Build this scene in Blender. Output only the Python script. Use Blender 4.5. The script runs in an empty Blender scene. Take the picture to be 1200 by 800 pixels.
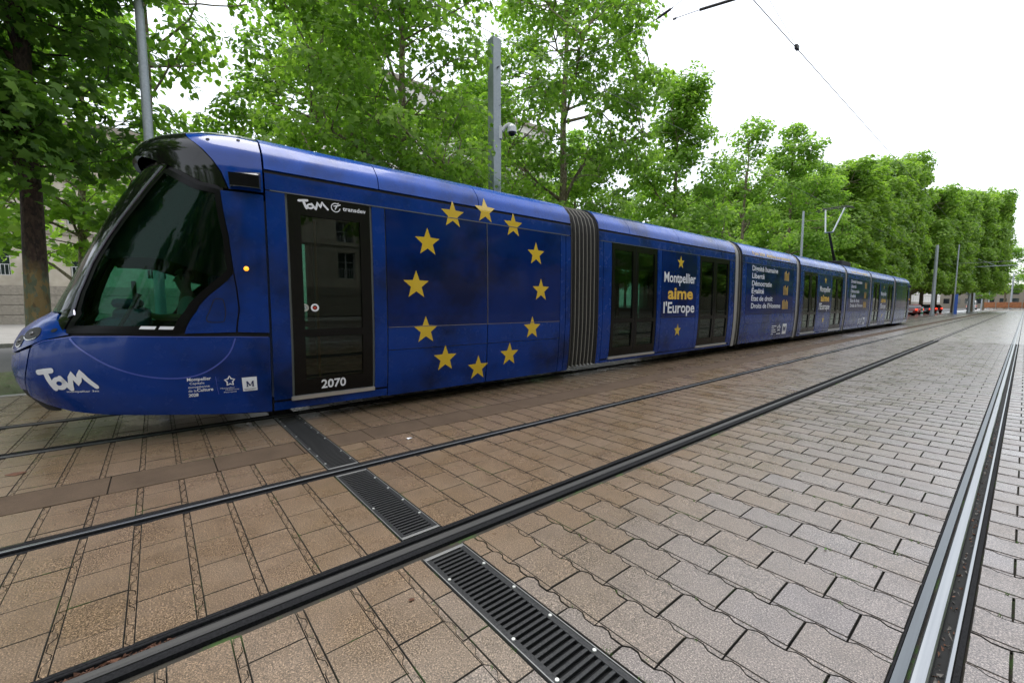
import bpy, bmesh, math, random
import numpy as np
from mathutils import Vector, Matrix, noise
random.seed(7); RNG = np.random.default_rng(7)
S = bpy.context.scene
PI = math.pi
# ------------------------------------------------------------------ camera, sky, sun, exposure
cd = bpy.data.cameras.new('camera'); cam = bpy.data.objects.new('camera', cd)
S.collection.objects.link(cam); S.camera = cam
cd.sensor_width = 36.0; cd.lens = 15.0; cd.clip_start = 0.05; cd.clip_end = 3000
cam.location = (0, 0, 1.435)
cam.rotation_euler = (math.radians(90 - 4.915), 0, math.radians(50.19))
SUN_EL, SUN_AZ = math.radians(76), math.radians(285)     # azimuth clockwise from +Y
w = bpy.data.worlds.new('World'); S.world = w; w.use_nodes = True
nt = w.node_tree; nt.nodes.clear()
sky = nt.nodes.new('ShaderNodeTexSky'); sky.sky_type = 'NISHITA'; sky.sun_disc = False
sky.sun_elevation = SUN_EL; sky.sun_rotation = SUN_AZ
b1 = nt.nodes.new('ShaderNodeBackground'); b1.inputs[1].default_value = 0.05
b2 = nt.nodes.new('ShaderNodeBackground'); b2.inputs[0].default_value = (0.97, 0.985, 1.0, 1); b2.inputs[1].default_value = 0.86
ad = nt.nodes.new('ShaderNodeAddShader'); wo = nt.nodes.new('ShaderNodeOutputWorld')
nt.links.new(sky.outputs[0], b1.inputs[0]); nt.links.new(b1.outputs[0], ad.inputs[0])
nt.links.new(b2.outputs[0], ad.inputs[1]); nt.links.new(ad.outputs[0], wo.inputs[0])
sl = bpy.data.lights.new('sun', 'SUN'); sl.energy = 1.5; sl.angle = math.radians(40); sl.color = (1, 0.97, 0.92)
so = bpy.data.objects.new('sun', sl); S.collection.objects.link(so)
sd = Vector((math.sin(SUN_AZ) * math.cos(SUN_EL), math.cos(SUN_AZ) * math.cos(SUN_EL), math.sin(SUN_EL)))
so.rotation_euler = sd.to_track_quat('Z', 'Y').to_euler(); so.location = (10, -5, 30)
S.view_settings.view_transform = 'Standard'; S.view_settings.look = 'None'
S.view_settings.exposure = 0.85; S.view_settings.gamma = 1.0
S.render.engine = 'CYCLES'; S.cycles.use_denoising = True
S.cycles.max_bounces = 8; S.cycles.transparent_max_bounces = 12

# ------------------------------------------------------------------ materials
def mat(name, col=(.5, .5, .5), rough=.6, metal=0., spec=None, coat=0., trans=0., emit=None):
    m = bpy.data.materials.new(name); m.use_nodes = True
    b = m.node_tree.nodes['Principled BSDF']
    b.inputs['Base Color'].default_value = (*col, 1); b.inputs['Roughness'].default_value = rough
    b.inputs['Metallic'].default_value = metal
    if spec is not None: b.inputs['Specular IOR Level'].default_value = spec
    if coat: b.inputs['Coat Weight'].default_value = coat; b.inputs['Coat Roughness'].default_value = .06
    if emit: b.inputs['Emission Color'].default_value = (*emit[0], 1); b.inputs['Emission Strength'].default_value = emit[1]
    return m
def N(m, typ, **kw):
    n = m.node_tree.nodes.new(typ)
    for k, v in kw.items():
        if k in n.inputs: n.inputs[k].default_value = v
        else: setattr(n, k, v)
    return n
def L(m, a, b): m.node_tree.links.new(a, b)
def ramp(m, stops, inp=None):
    r = m.node_tree.nodes.new('ShaderNodeValToRGB'); e = r.color_ramp.elements
    e[0].position, e[0].color = stops[0][0], (*stops[0][1], 1); e[1].position, e[1].color = stops[-1][0], (*stops[-1][1], 1)
    for p, c in stops[1:-1]:
        q = e.new(p); q.color = (*c, 1)
    if inp is not None: L(m, inp, r.inputs[0])
    return r
def mixc(m, fac, a, b, mode='MIX'):
    x = m.node_tree.nodes.new('ShaderNodeMix'); x.data_type = 'RGBA'; x.blend_type = mode
    for i, v in ((0, fac), (6, a), (7, b)):
        if hasattr(v, 'is_output'): L(m, v, x.inputs[i])
        else: x.inputs[i].default_value = v if i == 0 else (*v, 1)
    return x.outputs[2]
def g(v): return (v, v, v)
def pos(m):
    return N(m, 'ShaderNodeNewGeometry').outputs['Position']
def objc(m):
    return N(m, 'ShaderNodeTexCoord').outputs['Object']
def noise_n(m, vec, scale, detail=4, rough=.6):
    n = N(m, 'ShaderNodeTexNoise'); n.inputs['Scale'].default_value = scale
    n.inputs['Detail'].default_value = detail; n.inputs['Roughness'].default_value = rough
    if vec is not None: L(m, vec, n.inputs['Vector'])
    return n.outputs['Fac']
def mathn(m, op, a, b=0.):
    x = m.node_tree.nodes.new('ShaderNodeMath'); x.operation = op
    for i, v in ((0, a), (1, b)):
        if hasattr(v, 'is_output'): L(m, v, x.inputs[i])
        else: x.inputs[i].default_value = v
    return x.outputs[0]
def bump(m, h, st=.3, dist=.01):
    b = N(m, 'ShaderNodeBump'); b.inputs['Strength'].default_value = st; b.inputs['Distance'].default_value = dist
    L(m, h, b.inputs['Height']); L(m, b.outputs[0], m.node_tree.nodes['Principled BSDF'].inputs['Normal'])
def BS(m): return m.node_tree.nodes['Principled BSDF'].inputs

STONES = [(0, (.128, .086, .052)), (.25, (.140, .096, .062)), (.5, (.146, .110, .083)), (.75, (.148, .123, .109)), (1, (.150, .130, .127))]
def stone_nodes(m, tint):
    p = pos(m)
    base = ramp(m, STONES, tint).outputs[0]
    sp = noise_n(m, p, 150, 3, .85)                                  # aggregate speckle
    spk = ramp(m, [(.34, g(.10)), (.44, g(.70)), (.54, g(1.15)), (.64, g(3.0))], sp).outputs[0]
    c = mixc(m, 1., base, spk, 'MULTIPLY')
    big = ramp(m, [(.3, g(.86)), (.55, g(1.0)), (.75, g(1.06))], noise_n(m, p, .7, 5, .6)).outputs[0]
    c = mixc(m, 1., c, big, 'MULTIPLY')
    med = ramp(m, [(.32, g(.86)), (.5, g(1.0)), (.7, g(1.07))], noise_n(m, p, 7, 5, .65)).outputs[0]
    c = mixc(m, 1., c, med, 'MULTIPLY')
    rs = ramp(m, [(.35, g(.20)), (.62, g(.40))], noise_n(m, p, 2.3, 4)).outputs[0]
    return p, c, rs, sp
def paver_mat():
    m = mat('paver_stone'); at = N(m, 'ShaderNodeAttribute', attribute_name='tint')
    p, c, rs, sp = stone_nodes(m, at.outputs['Fac'])
    L(m, c, BS(m)['Base Color']); L(m, rs, BS(m)['Roughness'])
    bump(m, sp, .35, .002); BS(m)['Specular IOR Level'].default_value = .6; BS(m)['Coat Weight'].default_value = .10; BS(m)['Coat Roughness'].default_value = .28
    return m
def far_paver_mat():
    m = mat('far_paving'); p = pos(m)
    br = N(m, 'ShaderNodeTexBrick'); L(m, p, br.inputs['Vector']); br.offset = .5
    br.inputs['Scale'].default_value = 1; br.inputs['Brick Width'].default_value = .302; br.inputs['Row Height'].default_value = .2525
    br.inputs['Mortar Size'].default_value = .006; br.inputs['Color1'].default_value = (0, 0, 0, 1); br.inputs['Color2'].default_value = (1, 1, 1, 1)
    br.inputs['Mortar'].default_value = (.5, .5, .5, 1)
    p, c, rs, sp = stone_nodes(m, mathn(m, 'MULTIPLY_ADD', br.outputs['Color'], .4) if 0 else mathn(m, 'ADD', mathn(m, 'MULTIPLY', br.outputs['Color'], .35), .62))
    c = mixc(m, br.outputs['Fac'], c, (.05, .045, .04))
    L(m, c, BS(m)['Base Color']); L(m, rs, BS(m)['Roughness']); BS(m)['Specular IOR Level'].default_value = .8; BS(m)['Coat Weight'].default_value = .2; BS(m)['Coat Roughness'].default_value = .3
    inv = mathn(m, 'SUBTRACT', 1., br.outputs['Fac']); bump(m, inv, .3, .002)
    return m
def bed_mat():
    m = mat('joint_sand'); p = pos(m)
    n1 = noise_n(m, p, 3.0, 5, .7)
    r = ramp(m, [(.4, (.018, .016, .013)), (.56, (.035, .03, .022)), (.62, (.03, .06, .012)), (.8, (.05, .11, .02))], n1)
    L(m, r.outputs[0], BS(m)['Base Color']); BS(m)['Roughness'].default_value = .95; bump(m, noise_n(m, p, 120), .8, .004)
    return m
def speckle(name, c1, c2, scale=60, rough=.7, bs=.2, metal=0, big=None, rr=None):
    m = mat(name, rough=rough, metal=metal); p = objc(m)
    c = ramp(m, [(.35, c1), (.65, c2)], noise_n(m, p, scale, 5)).outputs[0]
    if big: c = mixc(m, 1., c, ramp(m, [(.35, g(big)), (.6, g(1))], noise_n(m, p, scale * .06, 4)).outputs[0], 'MULTIPLY')
    L(m, c, BS(m)['Base Color']); bump(m, noise_n(m, p, scale * 2, 4), bs, .01)
    if rr: L(m, ramp(m, [(.3, g(rr[0])), (.7, g(rr[1]))], noise_n(m, p, scale * .4, 4)).outputs[0], BS(m)['Roughness'])
    return m
M = {}
M['paver'] = paver_mat(); M['farpave'] = far_paver_mat(); M['bed'] = bed_mat()
def slab_mat():
    m = mat('resin_slab'); p = pos(m)
    c = ramp(m, [(.3, (.062, .041, .026)), (.6, (.085, .057, .037)), (.8, (.105, .071, .048))], noise_n(m, p, 3.5, 6, .65)).outputs[0]
    c = mixc(m, 1., c, ramp(m, [(.35, g(.7)), (.65, g(1.25))], noise_n(m, p, 300, 2)).outputs[0], 'MULTIPLY')
    L(m, c, BS(m)['Base Color']); BS(m)['Roughness'].default_value = .8; BS(m)['Specular IOR Level'].default_value = .25; bump(m, noise_n(m, p, 250, 2), .3, .003)
    return m
M['slab'] = slab_mat()
def rail_mat(name, col, r0, r1, metal=1.):
    m = mat(name, col, .3, metal); p = objc(m); mp = N(m, 'ShaderNodeMapping'); mp.inputs['Scale'].default_value = (60, .8, 10); L(m, p, mp.inputs[0])
    n = noise_n(m, mp.outputs[0], 1.0, 5, .6); L(m, ramp(m, [(.3, g(r0)), (.7, g(r1))], n).outputs[0], BS(m)['Roughness'])
    c = ramp(m, [(.3, tuple(x * .72 for x in col)), (.7, col)], n).outputs[0]; L(m, c, BS(m)['Base Color']); return m
M['rail_bright'] = rail_mat('polished_rail', (.40, .41, .42), .24, .46)
M['rail_dull'] = rail_mat('dull_rail', (.075, .073, .072), .42, .6, .5)
M['rail_side'] = rail_mat('rail_flange', (.12, .135, .15), .3, .5, .3)
M['rubber'] = speckle('rubber_seal', (.006, .006, .007), (.016, .016, .018), 80, .85, .3); M['rubber'].node_tree.nodes['Principled BSDF'].inputs['Specular IOR Level'].default_value = .15
M['black'] = mat('black_void', (.004, .004, .004), .9)
M['iron'] = speckle('cast_iron', (.016, .017, .019), (.04, .04, .042), 90, .42, .25, .5)
M['zinc'] = mat('zinc_strip', (.24, .24, .24), .5, .8)
M['bolt'] = mat('bright_bolt', (.72, .72, .70), .35, .6)
M['kerb'] = speckle('kerb_granite', (.22, .21, .2), (.34, .32, .3), 50, .75)
def asphalt_mat():
    m = mat('asphalt'); p = pos(m)
    c = ramp(m, [(.35, g(.035)), (.65, g(.075))], noise_n(m, p, 90, 3)).outputs[0]
    c = mixc(m, 1., c, ramp(m, [(.35, g(.8)), (.7, g(1.15))], noise_n(m, p, .5, 5)).outputs[0], 'MULTIPLY')
    L(m, c, BS(m)['Base Color']); BS(m)['Roughness'].default_value = .75; bump(m, noise_n(m, p, 120, 2), .4, .005); return m
M['asphalt'] = asphalt_mat()
M['sidewalk'] = speckle('sidewalk', (.2, .19, .175), (.29, .275, .25), 25, .8, .2, 0, .8)
M['soil'] = speckle('soil_grass', (.05, .045, .02), (.06, .09, .02), 8, .9, .4)
M['blade'] = mat('grass_blade', (.07, .16, .025), .6)

def blue_mat(name, col, dark, rough, cl=1., dirt=True, lo=.34):
    m = mat(name, col, rough, spec=.22, coat=cl * .26); p = objc(m)
    mp = N(m, 'ShaderNodeMapping'); mp.inputs['Scale'].default_value = (1, .9, 1.); mp.inputs['Rotation'].default_value = (.6, 0, 0); L(m, p, mp.inputs[0])
    n = noise_n(m, mp.outputs[0], .85, 5, .62)
    c = ramp(m, [(lo, dark), (.52, col), (.75, tuple(x * 1.25 for x in col))], n).outputs[0]
    if dirt:
        mp2 = N(m, 'ShaderNodeMapping'); mp2.inputs['Scale'].default_value = (3, 9, .8); L(m, p, mp2.inputs[0])
        st = ramp(m, [(.55, g(0)), (.8, g(.16))], noise_n(m, mp2.outputs[0], 1.2, 6, .7)).outputs[0]
        c = mixc(m, st, c, (.03, .035, .06))
    L(m, c, BS(m)['Base Color'])
    L(m, ramp(m, [(.35, g(rough * .75)), (.7, g(rough * 1.35))], noise_n(m, p, 6, 5)).outputs[0], BS(m)['Roughness'])
    bump(m, noise_n(m, p, 2.2, 2), .05, .02)
    return m
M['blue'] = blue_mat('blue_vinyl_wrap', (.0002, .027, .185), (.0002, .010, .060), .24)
M['bluelit'] = blue_mat('blue_vinyl_skylit', (.001, .058, .36), (.0008, .020, .13), .28)  # same wrap, lighter: the sky's gleam on the roof is in the colour
M['bluewin'] = blue_mat('blue_vinyl_on_glass', (.0002, .013, .100), (.0002, .006, .045), .12, 1., False, .38)
M['gloss'] = mat('gloss_black', (.004, .004, .005), .10, spec=.3, coat=.35)
M['dframe'] = mat('door_frame_black', (.004, .004, .004), .22, spec=.25)
M['border'] = mat('black_frit', (.003, .003, .004), .3, spec=.15)
M['matt'] = mat('matt_black', (.012, .012, .013), .5)
M['seam'] = mat('seam_black', (.004, .004, .006), .8)
M['pillar'] = mat('pillar_grey', (.20, .20, .27), .22, .6, coat=.6)
M['alu'] = mat('aluminium', (.6, .6, .6), .35, .8)
M['under'] = speckle('underframe', (.008, .008, .009), (.02, .02, .02), 12, .8)
M['star'] = mat('star_yellow', (.60, .40, .02), .32, coat=.7)
M['white'] = mat('white_vinyl', (.72, .73, .78), .4, coat=.4)
M['yellow'] = mat('yellow_vinyl', (.70, .43, .05), .4, coat=.4)
M['navy'] = mat('navy_print', (.01, .02, .09), .4)
M['rib'] = mat('bellows_trim', (.17, .16, .14), .6)
M['bellow'] = speckle('bellows_rubber', (.008, .008, .007), (.02, .018, .016), 20, .7, .3)
M['greycap'] = mat('bellows_cap', (.25, .24, .23), .6)
M['lens'] = mat('lamp_lens', (.08, .08, .09), .08, .3, coat=1.)
M['orange'] = mat('orange_lamp', (.9, .35, .03), .3, emit=((1, .30, .02), 1.1))
M['inside'] = mat('interior_grey', (.22, .24, .23), .6)
M['ceiling'] = mat('interior_ceiling', (.45, .47, .45), .6)
M['seatblue'] = mat('seat_fabric', (.03, .05, .14), .8)
M['polegrab'] = mat('grab_pole', (.55, .16, .04), .3)
M['dash'] = mat('dashboard', (.035, .055, .12), .5)
def glass_mat(name, tint, rough=.01, ior=1.5, gz=.9):
    m = bpy.data.materials.new(name); m.use_nodes = True; t = m.node_tree; t.nodes.clear()
    tr = t.nodes.new('ShaderNodeBsdfTransparent'); tr.inputs[0].default_value = (*tint, 1)
    gl = t.nodes.new('ShaderNodeBsdfGlossy'); gl.inputs['Roughness'].default_value = rough; gl.inputs[0].default_value = (.95, 1, .97, 1)
    lw = t.nodes.new('ShaderNodeLayerWeight'); lw.inputs[0].default_value = .5
    pw = t.nodes.new('ShaderNodeMath'); pw.operation = 'POWER'; pw.inputs[1].default_value = 4.5; t.links.new(lw.outputs['Facing'], pw.inputs[0])
    fr = t.nodes.new('ShaderNodeMath'); fr.operation = 'MULTIPLY_ADD'; fr.inputs[1].default_value = gz; fr.inputs[2].default_value = (ior - 1) ** 2 / (ior + 1) ** 2; t.links.new(pw.outputs[0], fr.inputs[0])
    mx = t.nodes.new('ShaderNodeMixShader'); o = t.nodes.new('ShaderNodeOutputMaterial')
    t.links.new(fr.outputs[0], mx.inputs[0]); t.links.new(tr.outputs[0], mx.inputs[1]); t.links.new(gl.outputs[0], mx.inputs[2]); t.links.new(mx.outputs[0], o.inputs[0])
    return m
M['glass'] = glass_mat('door_glass', (.36, .50, .44))
M['cabglass'] = glass_mat('cab_glass', (.50, .74, .66), ior=1.22, gz=.16)
M['wind'] = glass_mat('windshield_glass', (.25, .50, .36), .01, 1.45, gz=.5)
M['galv'] = speckle('galvanised', (.34, .38, .41), (.42, .46, .49), 30, .5, .1, .25)
M['pole'] = speckle('painted_pole', (.29, .33, .36), (.35, .39, .42), 20, .5, .06, .1)
M['whiteplastic'] = mat('white_plastic', (.62, .63, .65), .4)
M['wire'] = mat('wire', (.12, .12, .13), .5, .4)
def bark_mat(name, c1, c2, c3, low=False):
    m = mat(name, rough=.85); p = objc(m)
    v = N(m, 'ShaderNodeTexVoronoi'); mp = N(m, 'ShaderNodeMapping'); mp.inputs['Scale'].default_value = (7, 7, 3); L(m, p, mp.inputs[0]); L(m, mp.outputs[0], v.inputs['Vector'])
    c = ramp(m, [(.2, c1), (.5, c2), (.85, c3)], v.outputs['Color']).outputs[0]
    c = mixc(m, 1., c, ramp(m, [(.35, g(.75)), (.65, g(1.15))], noise_n(m, p, 14, 5)).outputs[0], 'MULTIPLY')
    if low:
        v2 = N(m, 'ShaderNodeTexVoronoi'); mp2 = N(m, 'ShaderNodeMapping'); mp2.inputs['Scale'].default_value = (5, 5, 2.2); L(m, p, mp2.inputs[0])
        dn = N(m, 'ShaderNodeTexNoise'); dn.inputs['Scale'].default_value = 6; L(m, mp2.outputs[0], dn.inputs['Vector']); L(m, mixc(m, .25, mp2.outputs[0], dn.outputs['Color']), v2.inputs['Vector'])
        c2 = ramp(m, [(.15, (.16, .17, .11)), (.45, (.11, .13, .08)), (.6, (.22, .15, .06)), (.8, (.27, .20, .09)), (.95, (.07, .05, .03))], v2.outputs['Color']).outputs[0]
        sx = N(m, 'ShaderNodeSeparateXYZ'); L(m, p, sx.inputs[0]); h = mathn(m, 'ADD', sx.outputs[2], mathn(m, 'MULTIPLY', noise_n(m, p, 3, 3), .9))
        f = ramp(m, [(.45, g(1)), (.5, g(0))], mathn(m, 'DIVIDE', h, 5.2)).outputs[0]
        c = mixc(m, f, c, c2)
    L(m, c, BS(m)['Base Color']); bump(m, noise_n(m, p, 18, 5), .6, .02); return m
M['bark'] = bark_mat('plane_bark', (.12, .085, .055), (.22, .175, .12), (.31, .27, .19))
M['barkdark'] = bark_mat('dark_bark', (.03, .02, .016), (.06, .035, .028), (.085, .055, .04), True)
def leaf_mat(name, stops, tr=.45):
    m = bpy.data.materials.new(name); m.use_nodes = True; t = m.node_tree; t.nodes.clear()
    at = N(m, 'ShaderNodeAttribute', attribute_name='tint'); r = ramp(m, stops, at.outputs['Fac'])
    bs = t.nodes.new('ShaderNodeBsdfPrincipled'); bs.inputs['Roughness'].default_value = .5; bs.inputs['Specular IOR Level'].default_value = .35
    tl = t.nodes.new('ShaderNodeBsdfTranslucent'); mx = t.nodes.new('ShaderNodeMixShader'); mx.inputs[0].default_value = tr
    c2 = mixc(m, 1., r.outputs[0], (1.45, 1.6, .75), 'MULTIPLY')
    o = t.nodes.new('ShaderNodeOutputMaterial')
    L(m, r.outputs[0], bs.inputs['Base Color']); L(m, c2, tl.inputs[0])
    L(m, bs.outputs[0], mx.inputs[1]); L(m, tl.outputs[0], mx.inputs[2]); L(m, mx.outputs[0], o.inputs[0]); return m
M['leafa'] = leaf_mat('leaf_bright', [(0, (.09, .175, .026)), (.5, (.19, .325, .052)), (1, (.32, .46, .10))], .55)
M['leafb'] = leaf_mat('leaf_dark', [(0, (.045, .105, .017)), (.5, (.095, .195, .032)), (1, (.19, .32, .058))], .5)
M['leafc'] = leaf_mat('leaf_clipped', [(0, (.095, .18, .026)), (.5, (.19, .31, .05)), (1, (.30, .42, .09))], .5)
def wall_mat():
    m = mat('limestone', rough=.85); p = pos(m)
    c = ramp(m, [(.3, (.36, .31, .24)), (.7, (.48, .43, .35))], noise_n(m, p, 1.4, 6)).outputs[0]
    c = mixc(m, 1., c, ramp(m, [(.3, g(.75)), (.6, g(1.05))], noise_n(m, p, .25, 5)).outputs[0], 'MULTIPLY')
    L(m, c, BS(m)['Base Color']); bump(m, noise_n(m, p, 25, 4), .2, .02); return m
M['wall'] = wall_mat(); M['plinth'] = speckle('plinth_stone', (.2, .175, .14), (.3, .265, .215), 6, .85)
M['wframe'] = mat('window_frame_paint', (.55, .55, .53), .5)
M['pane'] = mat('window_pane', (.02, .028, .035), .06, coat=1.)
M['pale'] = speckle('pale_render', (.52, .5, .46), (.62, .6, .56), 2, .8)
M['roofing'] = mat('zinc_roof', (.18, .19, .2), .6)

# ------------------------------------------------------------------ object helpers
C = S.collection
def mesh_from(name, V, F, m, smooth=False, angle=None, tint=None):
    me = bpy.data.meshes.new(name); me.from_pydata([tuple(v) for v in V], [], [tuple(f) for f in F]); me.materials.append(m)
    if smooth:
        me.polygons.foreach_set('use_smooth', [True] * len(me.polygons))
        if angle: me.set_sharp_from_angle(angle=math.radians(angle))
    if tint is not None:
        a = me.attributes.new('tint', 'FLOAT', 'FACE'); a.data.foreach_set('value', np.asarray(tint, np.float32))
    me.update(); return me
def fast_mesh(name, V, F, m, tint=None):                 # V (n,3) F (m,k) arrays
    me = bpy.data.meshes.new(name); n, k = F.shape
    me.vertices.add(len(V)); me.vertices.foreach_set('co', np.asarray(V, np.float32).ravel())
    me.loops.add(n * k); me.loops.foreach_set('vertex_index', F.astype(np.int32).ravel())
    me.polygons.add(n); me.polygons.foreach_set('loop_start', np.arange(0, n * k, k, dtype=np.int32))
    me.materials.append(m)
    if tint is not None:
        a = me.attributes.new('tint', 'FLOAT', 'FACE'); a.data.foreach_set('value', np.asarray(tint, np.float32))
    me.update(calc_edges=True); return me
def link(name, me, parent=None, loc=None, label=None, cat=None, group=None, kind=None):
    o = bpy.data.objects.new(name, me); C.objects.link(o)
    if parent: o.parent = parent
    if loc is not None: o.location = loc
    if label: o['label'] = label
    if cat: o['category'] = cat
    if group: o['group'] = group
    if kind: o['kind'] = kind
    return o
def thing(name, label, cat, loc=(0, 0, 0), rz=0, group=None):
    o = link(name, None, None, loc, label, cat, group); o.rotation_euler = (0, 0, rz); return o
def dup(root, loc=None, rz=None, label=None, par=None, sc=None):
    r = root.copy(); C.objects.link(r)
    if par: r.parent = par
    if loc is not None: r.location = loc
    if rz is not None: r.rotation_euler = (0, 0, rz)
    if sc is not None: r.scale = sc
    if label: r['label'] = label
    for ch in list(root.children): dup(ch, par=r)
    return r
class MB:
    def __init__(s): s.V = []; s.F = []
    def add(s, V, F):
        k = len(s.V); s.V += [tuple(v) for v in V]; s.F += [tuple(i + k for i in f) for f in F]; return s
    def box(s, x0, x1, y0, y1, z0, z1, b=0.):
        if b <= 0:
            V = [(x, y, z) for z in (z0, z1) for y in (y0, y1) for x in (x0, x1)]
            return s.add(V, [(0, 2, 3, 1), (4, 5, 7, 6), (0, 1, 5, 4), (2, 6, 7, 3), (0, 4, 6, 2), (1, 3, 7, 5)])
        bm = bmesh.new(); bmesh.ops.create_cube(bm, size=1)
        for v in bm.verts: v.co = Vector(((x0 + x1) / 2 + v.co.x * (x1 - x0), (y0 + y1) / 2 + v.co.y * (y1 - y0), (z0 + z1) / 2 + v.co.z * (z1 - z0)))
        bmesh.ops.bevel(bm, geom=list(bm.edges), offset=b, segments=2, affect='EDGES', profile=.5)
        bm.verts.index_update(); s.add([v.co[:] for v in bm.verts], [[v.index for v in f.verts] for f in bm.faces]); bm.free(); return s
    def tube(s, pts, rad, n=8, cap=True):
        pts = [Vector(p) for p in pts]; rad = rad if hasattr(rad, '__len__') else [rad] * len(pts); k = len(s.V); up = None
        for i, p in enumerate(pts):
            t = (pts[min(i + 1, len(pts) - 1)] - pts[max(i - 1, 0)]).normalized()
            if up is None or abs(up.dot(t)) > .95: up = Vector((0, 0, 1)) if abs(t.z) < .9 else Vector((0, 1, 0))
            a = t.cross(up).normalized(); b = a.cross(t).normalized(); up = b
            for j in range(n):
                q = 2 * PI * j / n; s.V.append(tuple(p + (a * math.cos(q) + b * math.sin(q)) * rad[i]))
        for i in range(len(pts) - 1):
            for j in range(n):
                s.F.append((k + i * n + j, k + i * n + (j + 1) % n, k + (i + 1) * n + (j + 1) % n, k + (i + 1) * n + j))
        if cap:
            s.F.append(tuple(k + j for j in range(n))[::-1]); s.F.append(tuple(k + (len(pts) - 1) * n + j for j in range(n)))
        return s
    def disc(s, c, r, ax='x', n=20, th=.02):
        k = len(s.V)
        for e in (-th / 2, th / 2):
            for j in range(n):
                q = 2 * PI * j / n; a, b = r * math.cos(q), r * math.sin(q)
                s.V.append({'x': (c[0] + e, c[1] + a, c[2] + b), 'y': (c[0] + a, c[1] + e, c[2] + b), 'z': (c[0] + a, c[1] + b, c[2] + e)}[ax])
        s.F.append(tuple(k + j for j in range(n))[::-1]); s.F.append(tuple(k + n + j for j in range(n)))
        for j in range(n): s.F.append((k + j, k + (j + 1) % n, k + n + (j + 1) % n, k + n + j))
        return s
    def ball(s, c, r, nu=14, nv=9, sz=1.):
        k = len(s.V)
        for i in range(nv + 1):
            for j in range(nu):
                t = PI * i / nv; q = 2 * PI * j / nu
                s.V.append((c[0] + r * math.sin(t) * math.cos(q), c[1] + r * math.sin(t) * math.sin(q), c[2] + r * sz * math.cos(t)))
        for i in range(nv):
            for j in range(nu): s.F.append((k + i * nu + j, k + (i + 1) * nu + j, k + (i + 1) * nu + (j + 1) % nu, k + i * nu + (j + 1) % nu))
        return s
    def out(s, name, m, parent=None, smooth=False, angle=35, **kw):
        return link(name, mesh_from(name, s.V, s.F, m, smooth, angle), parent, **kw)
def sheet(name, x0, x1, y0, y1, z, m, **kw):
    return link(name, mesh_from(name, [(x0, y0, z), (x1, y0, z), (x1, y1, z), (x0, y1, z)], [(0, 1, 2, 3)], m), **kw)

# ------------------------------------------------------------------ ground
sheet('ground', -600, 600, -400, 1200, -.12, M['sidewalk'], kind='structure')
YB0, YB1 = -3.0, 24.0
sheet('paving_bed', -10.3, 3.0, YB0 - .5, YB1, -.022, M['bed'], kind='structure')
sheet('far_paving', -10.3, 14.0, YB1, 400, -.002, M['farpave'], kind='structure')
sheet('near_paving', 3.0, 14.0, -60, YB1, -.002, M['farpave'], kind='structure')
sheet('rear_paving', -10.3, 3.0, -60, YB0 - .5, -.002, M['farpave'], kind='structure')
sheet('road', -23.2, -14.2, -200, 400, -.10, M['asphalt'], kind='structure')
sheet('verge', -14.2, -10.3, -60, 34, -.03, M['soil'], kind='structure')
sheet('lay_by', -14.2, -10.3, 34, 400, -.028, M['asphalt'], kind='structure')
MB().box(-60, -23.4, -120, 400, -.2, .04).out('sidewalk', M['sidewalk'], kind='structure')
for kx, ya, yb_, st in ((-23.3, -14, 12, 1.3), (-10.24, -3, 30, 1.0)):
    kr = link('kerb', None, loc=(kx, 0, 0), kind='structure')
    y = ya; proto = None
    while y < yb_:
        if proto is None:
            proto = MB().box(-.09, .09, .006, st - .006, -.14, .06 if kx < -20 else .004, .012).out('kerb_stone', M['kerb'], kr); proto.location.y = y
        else:
            q = proto.copy(); C.objects.link(q); q.location.y = y
        y += st

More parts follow.
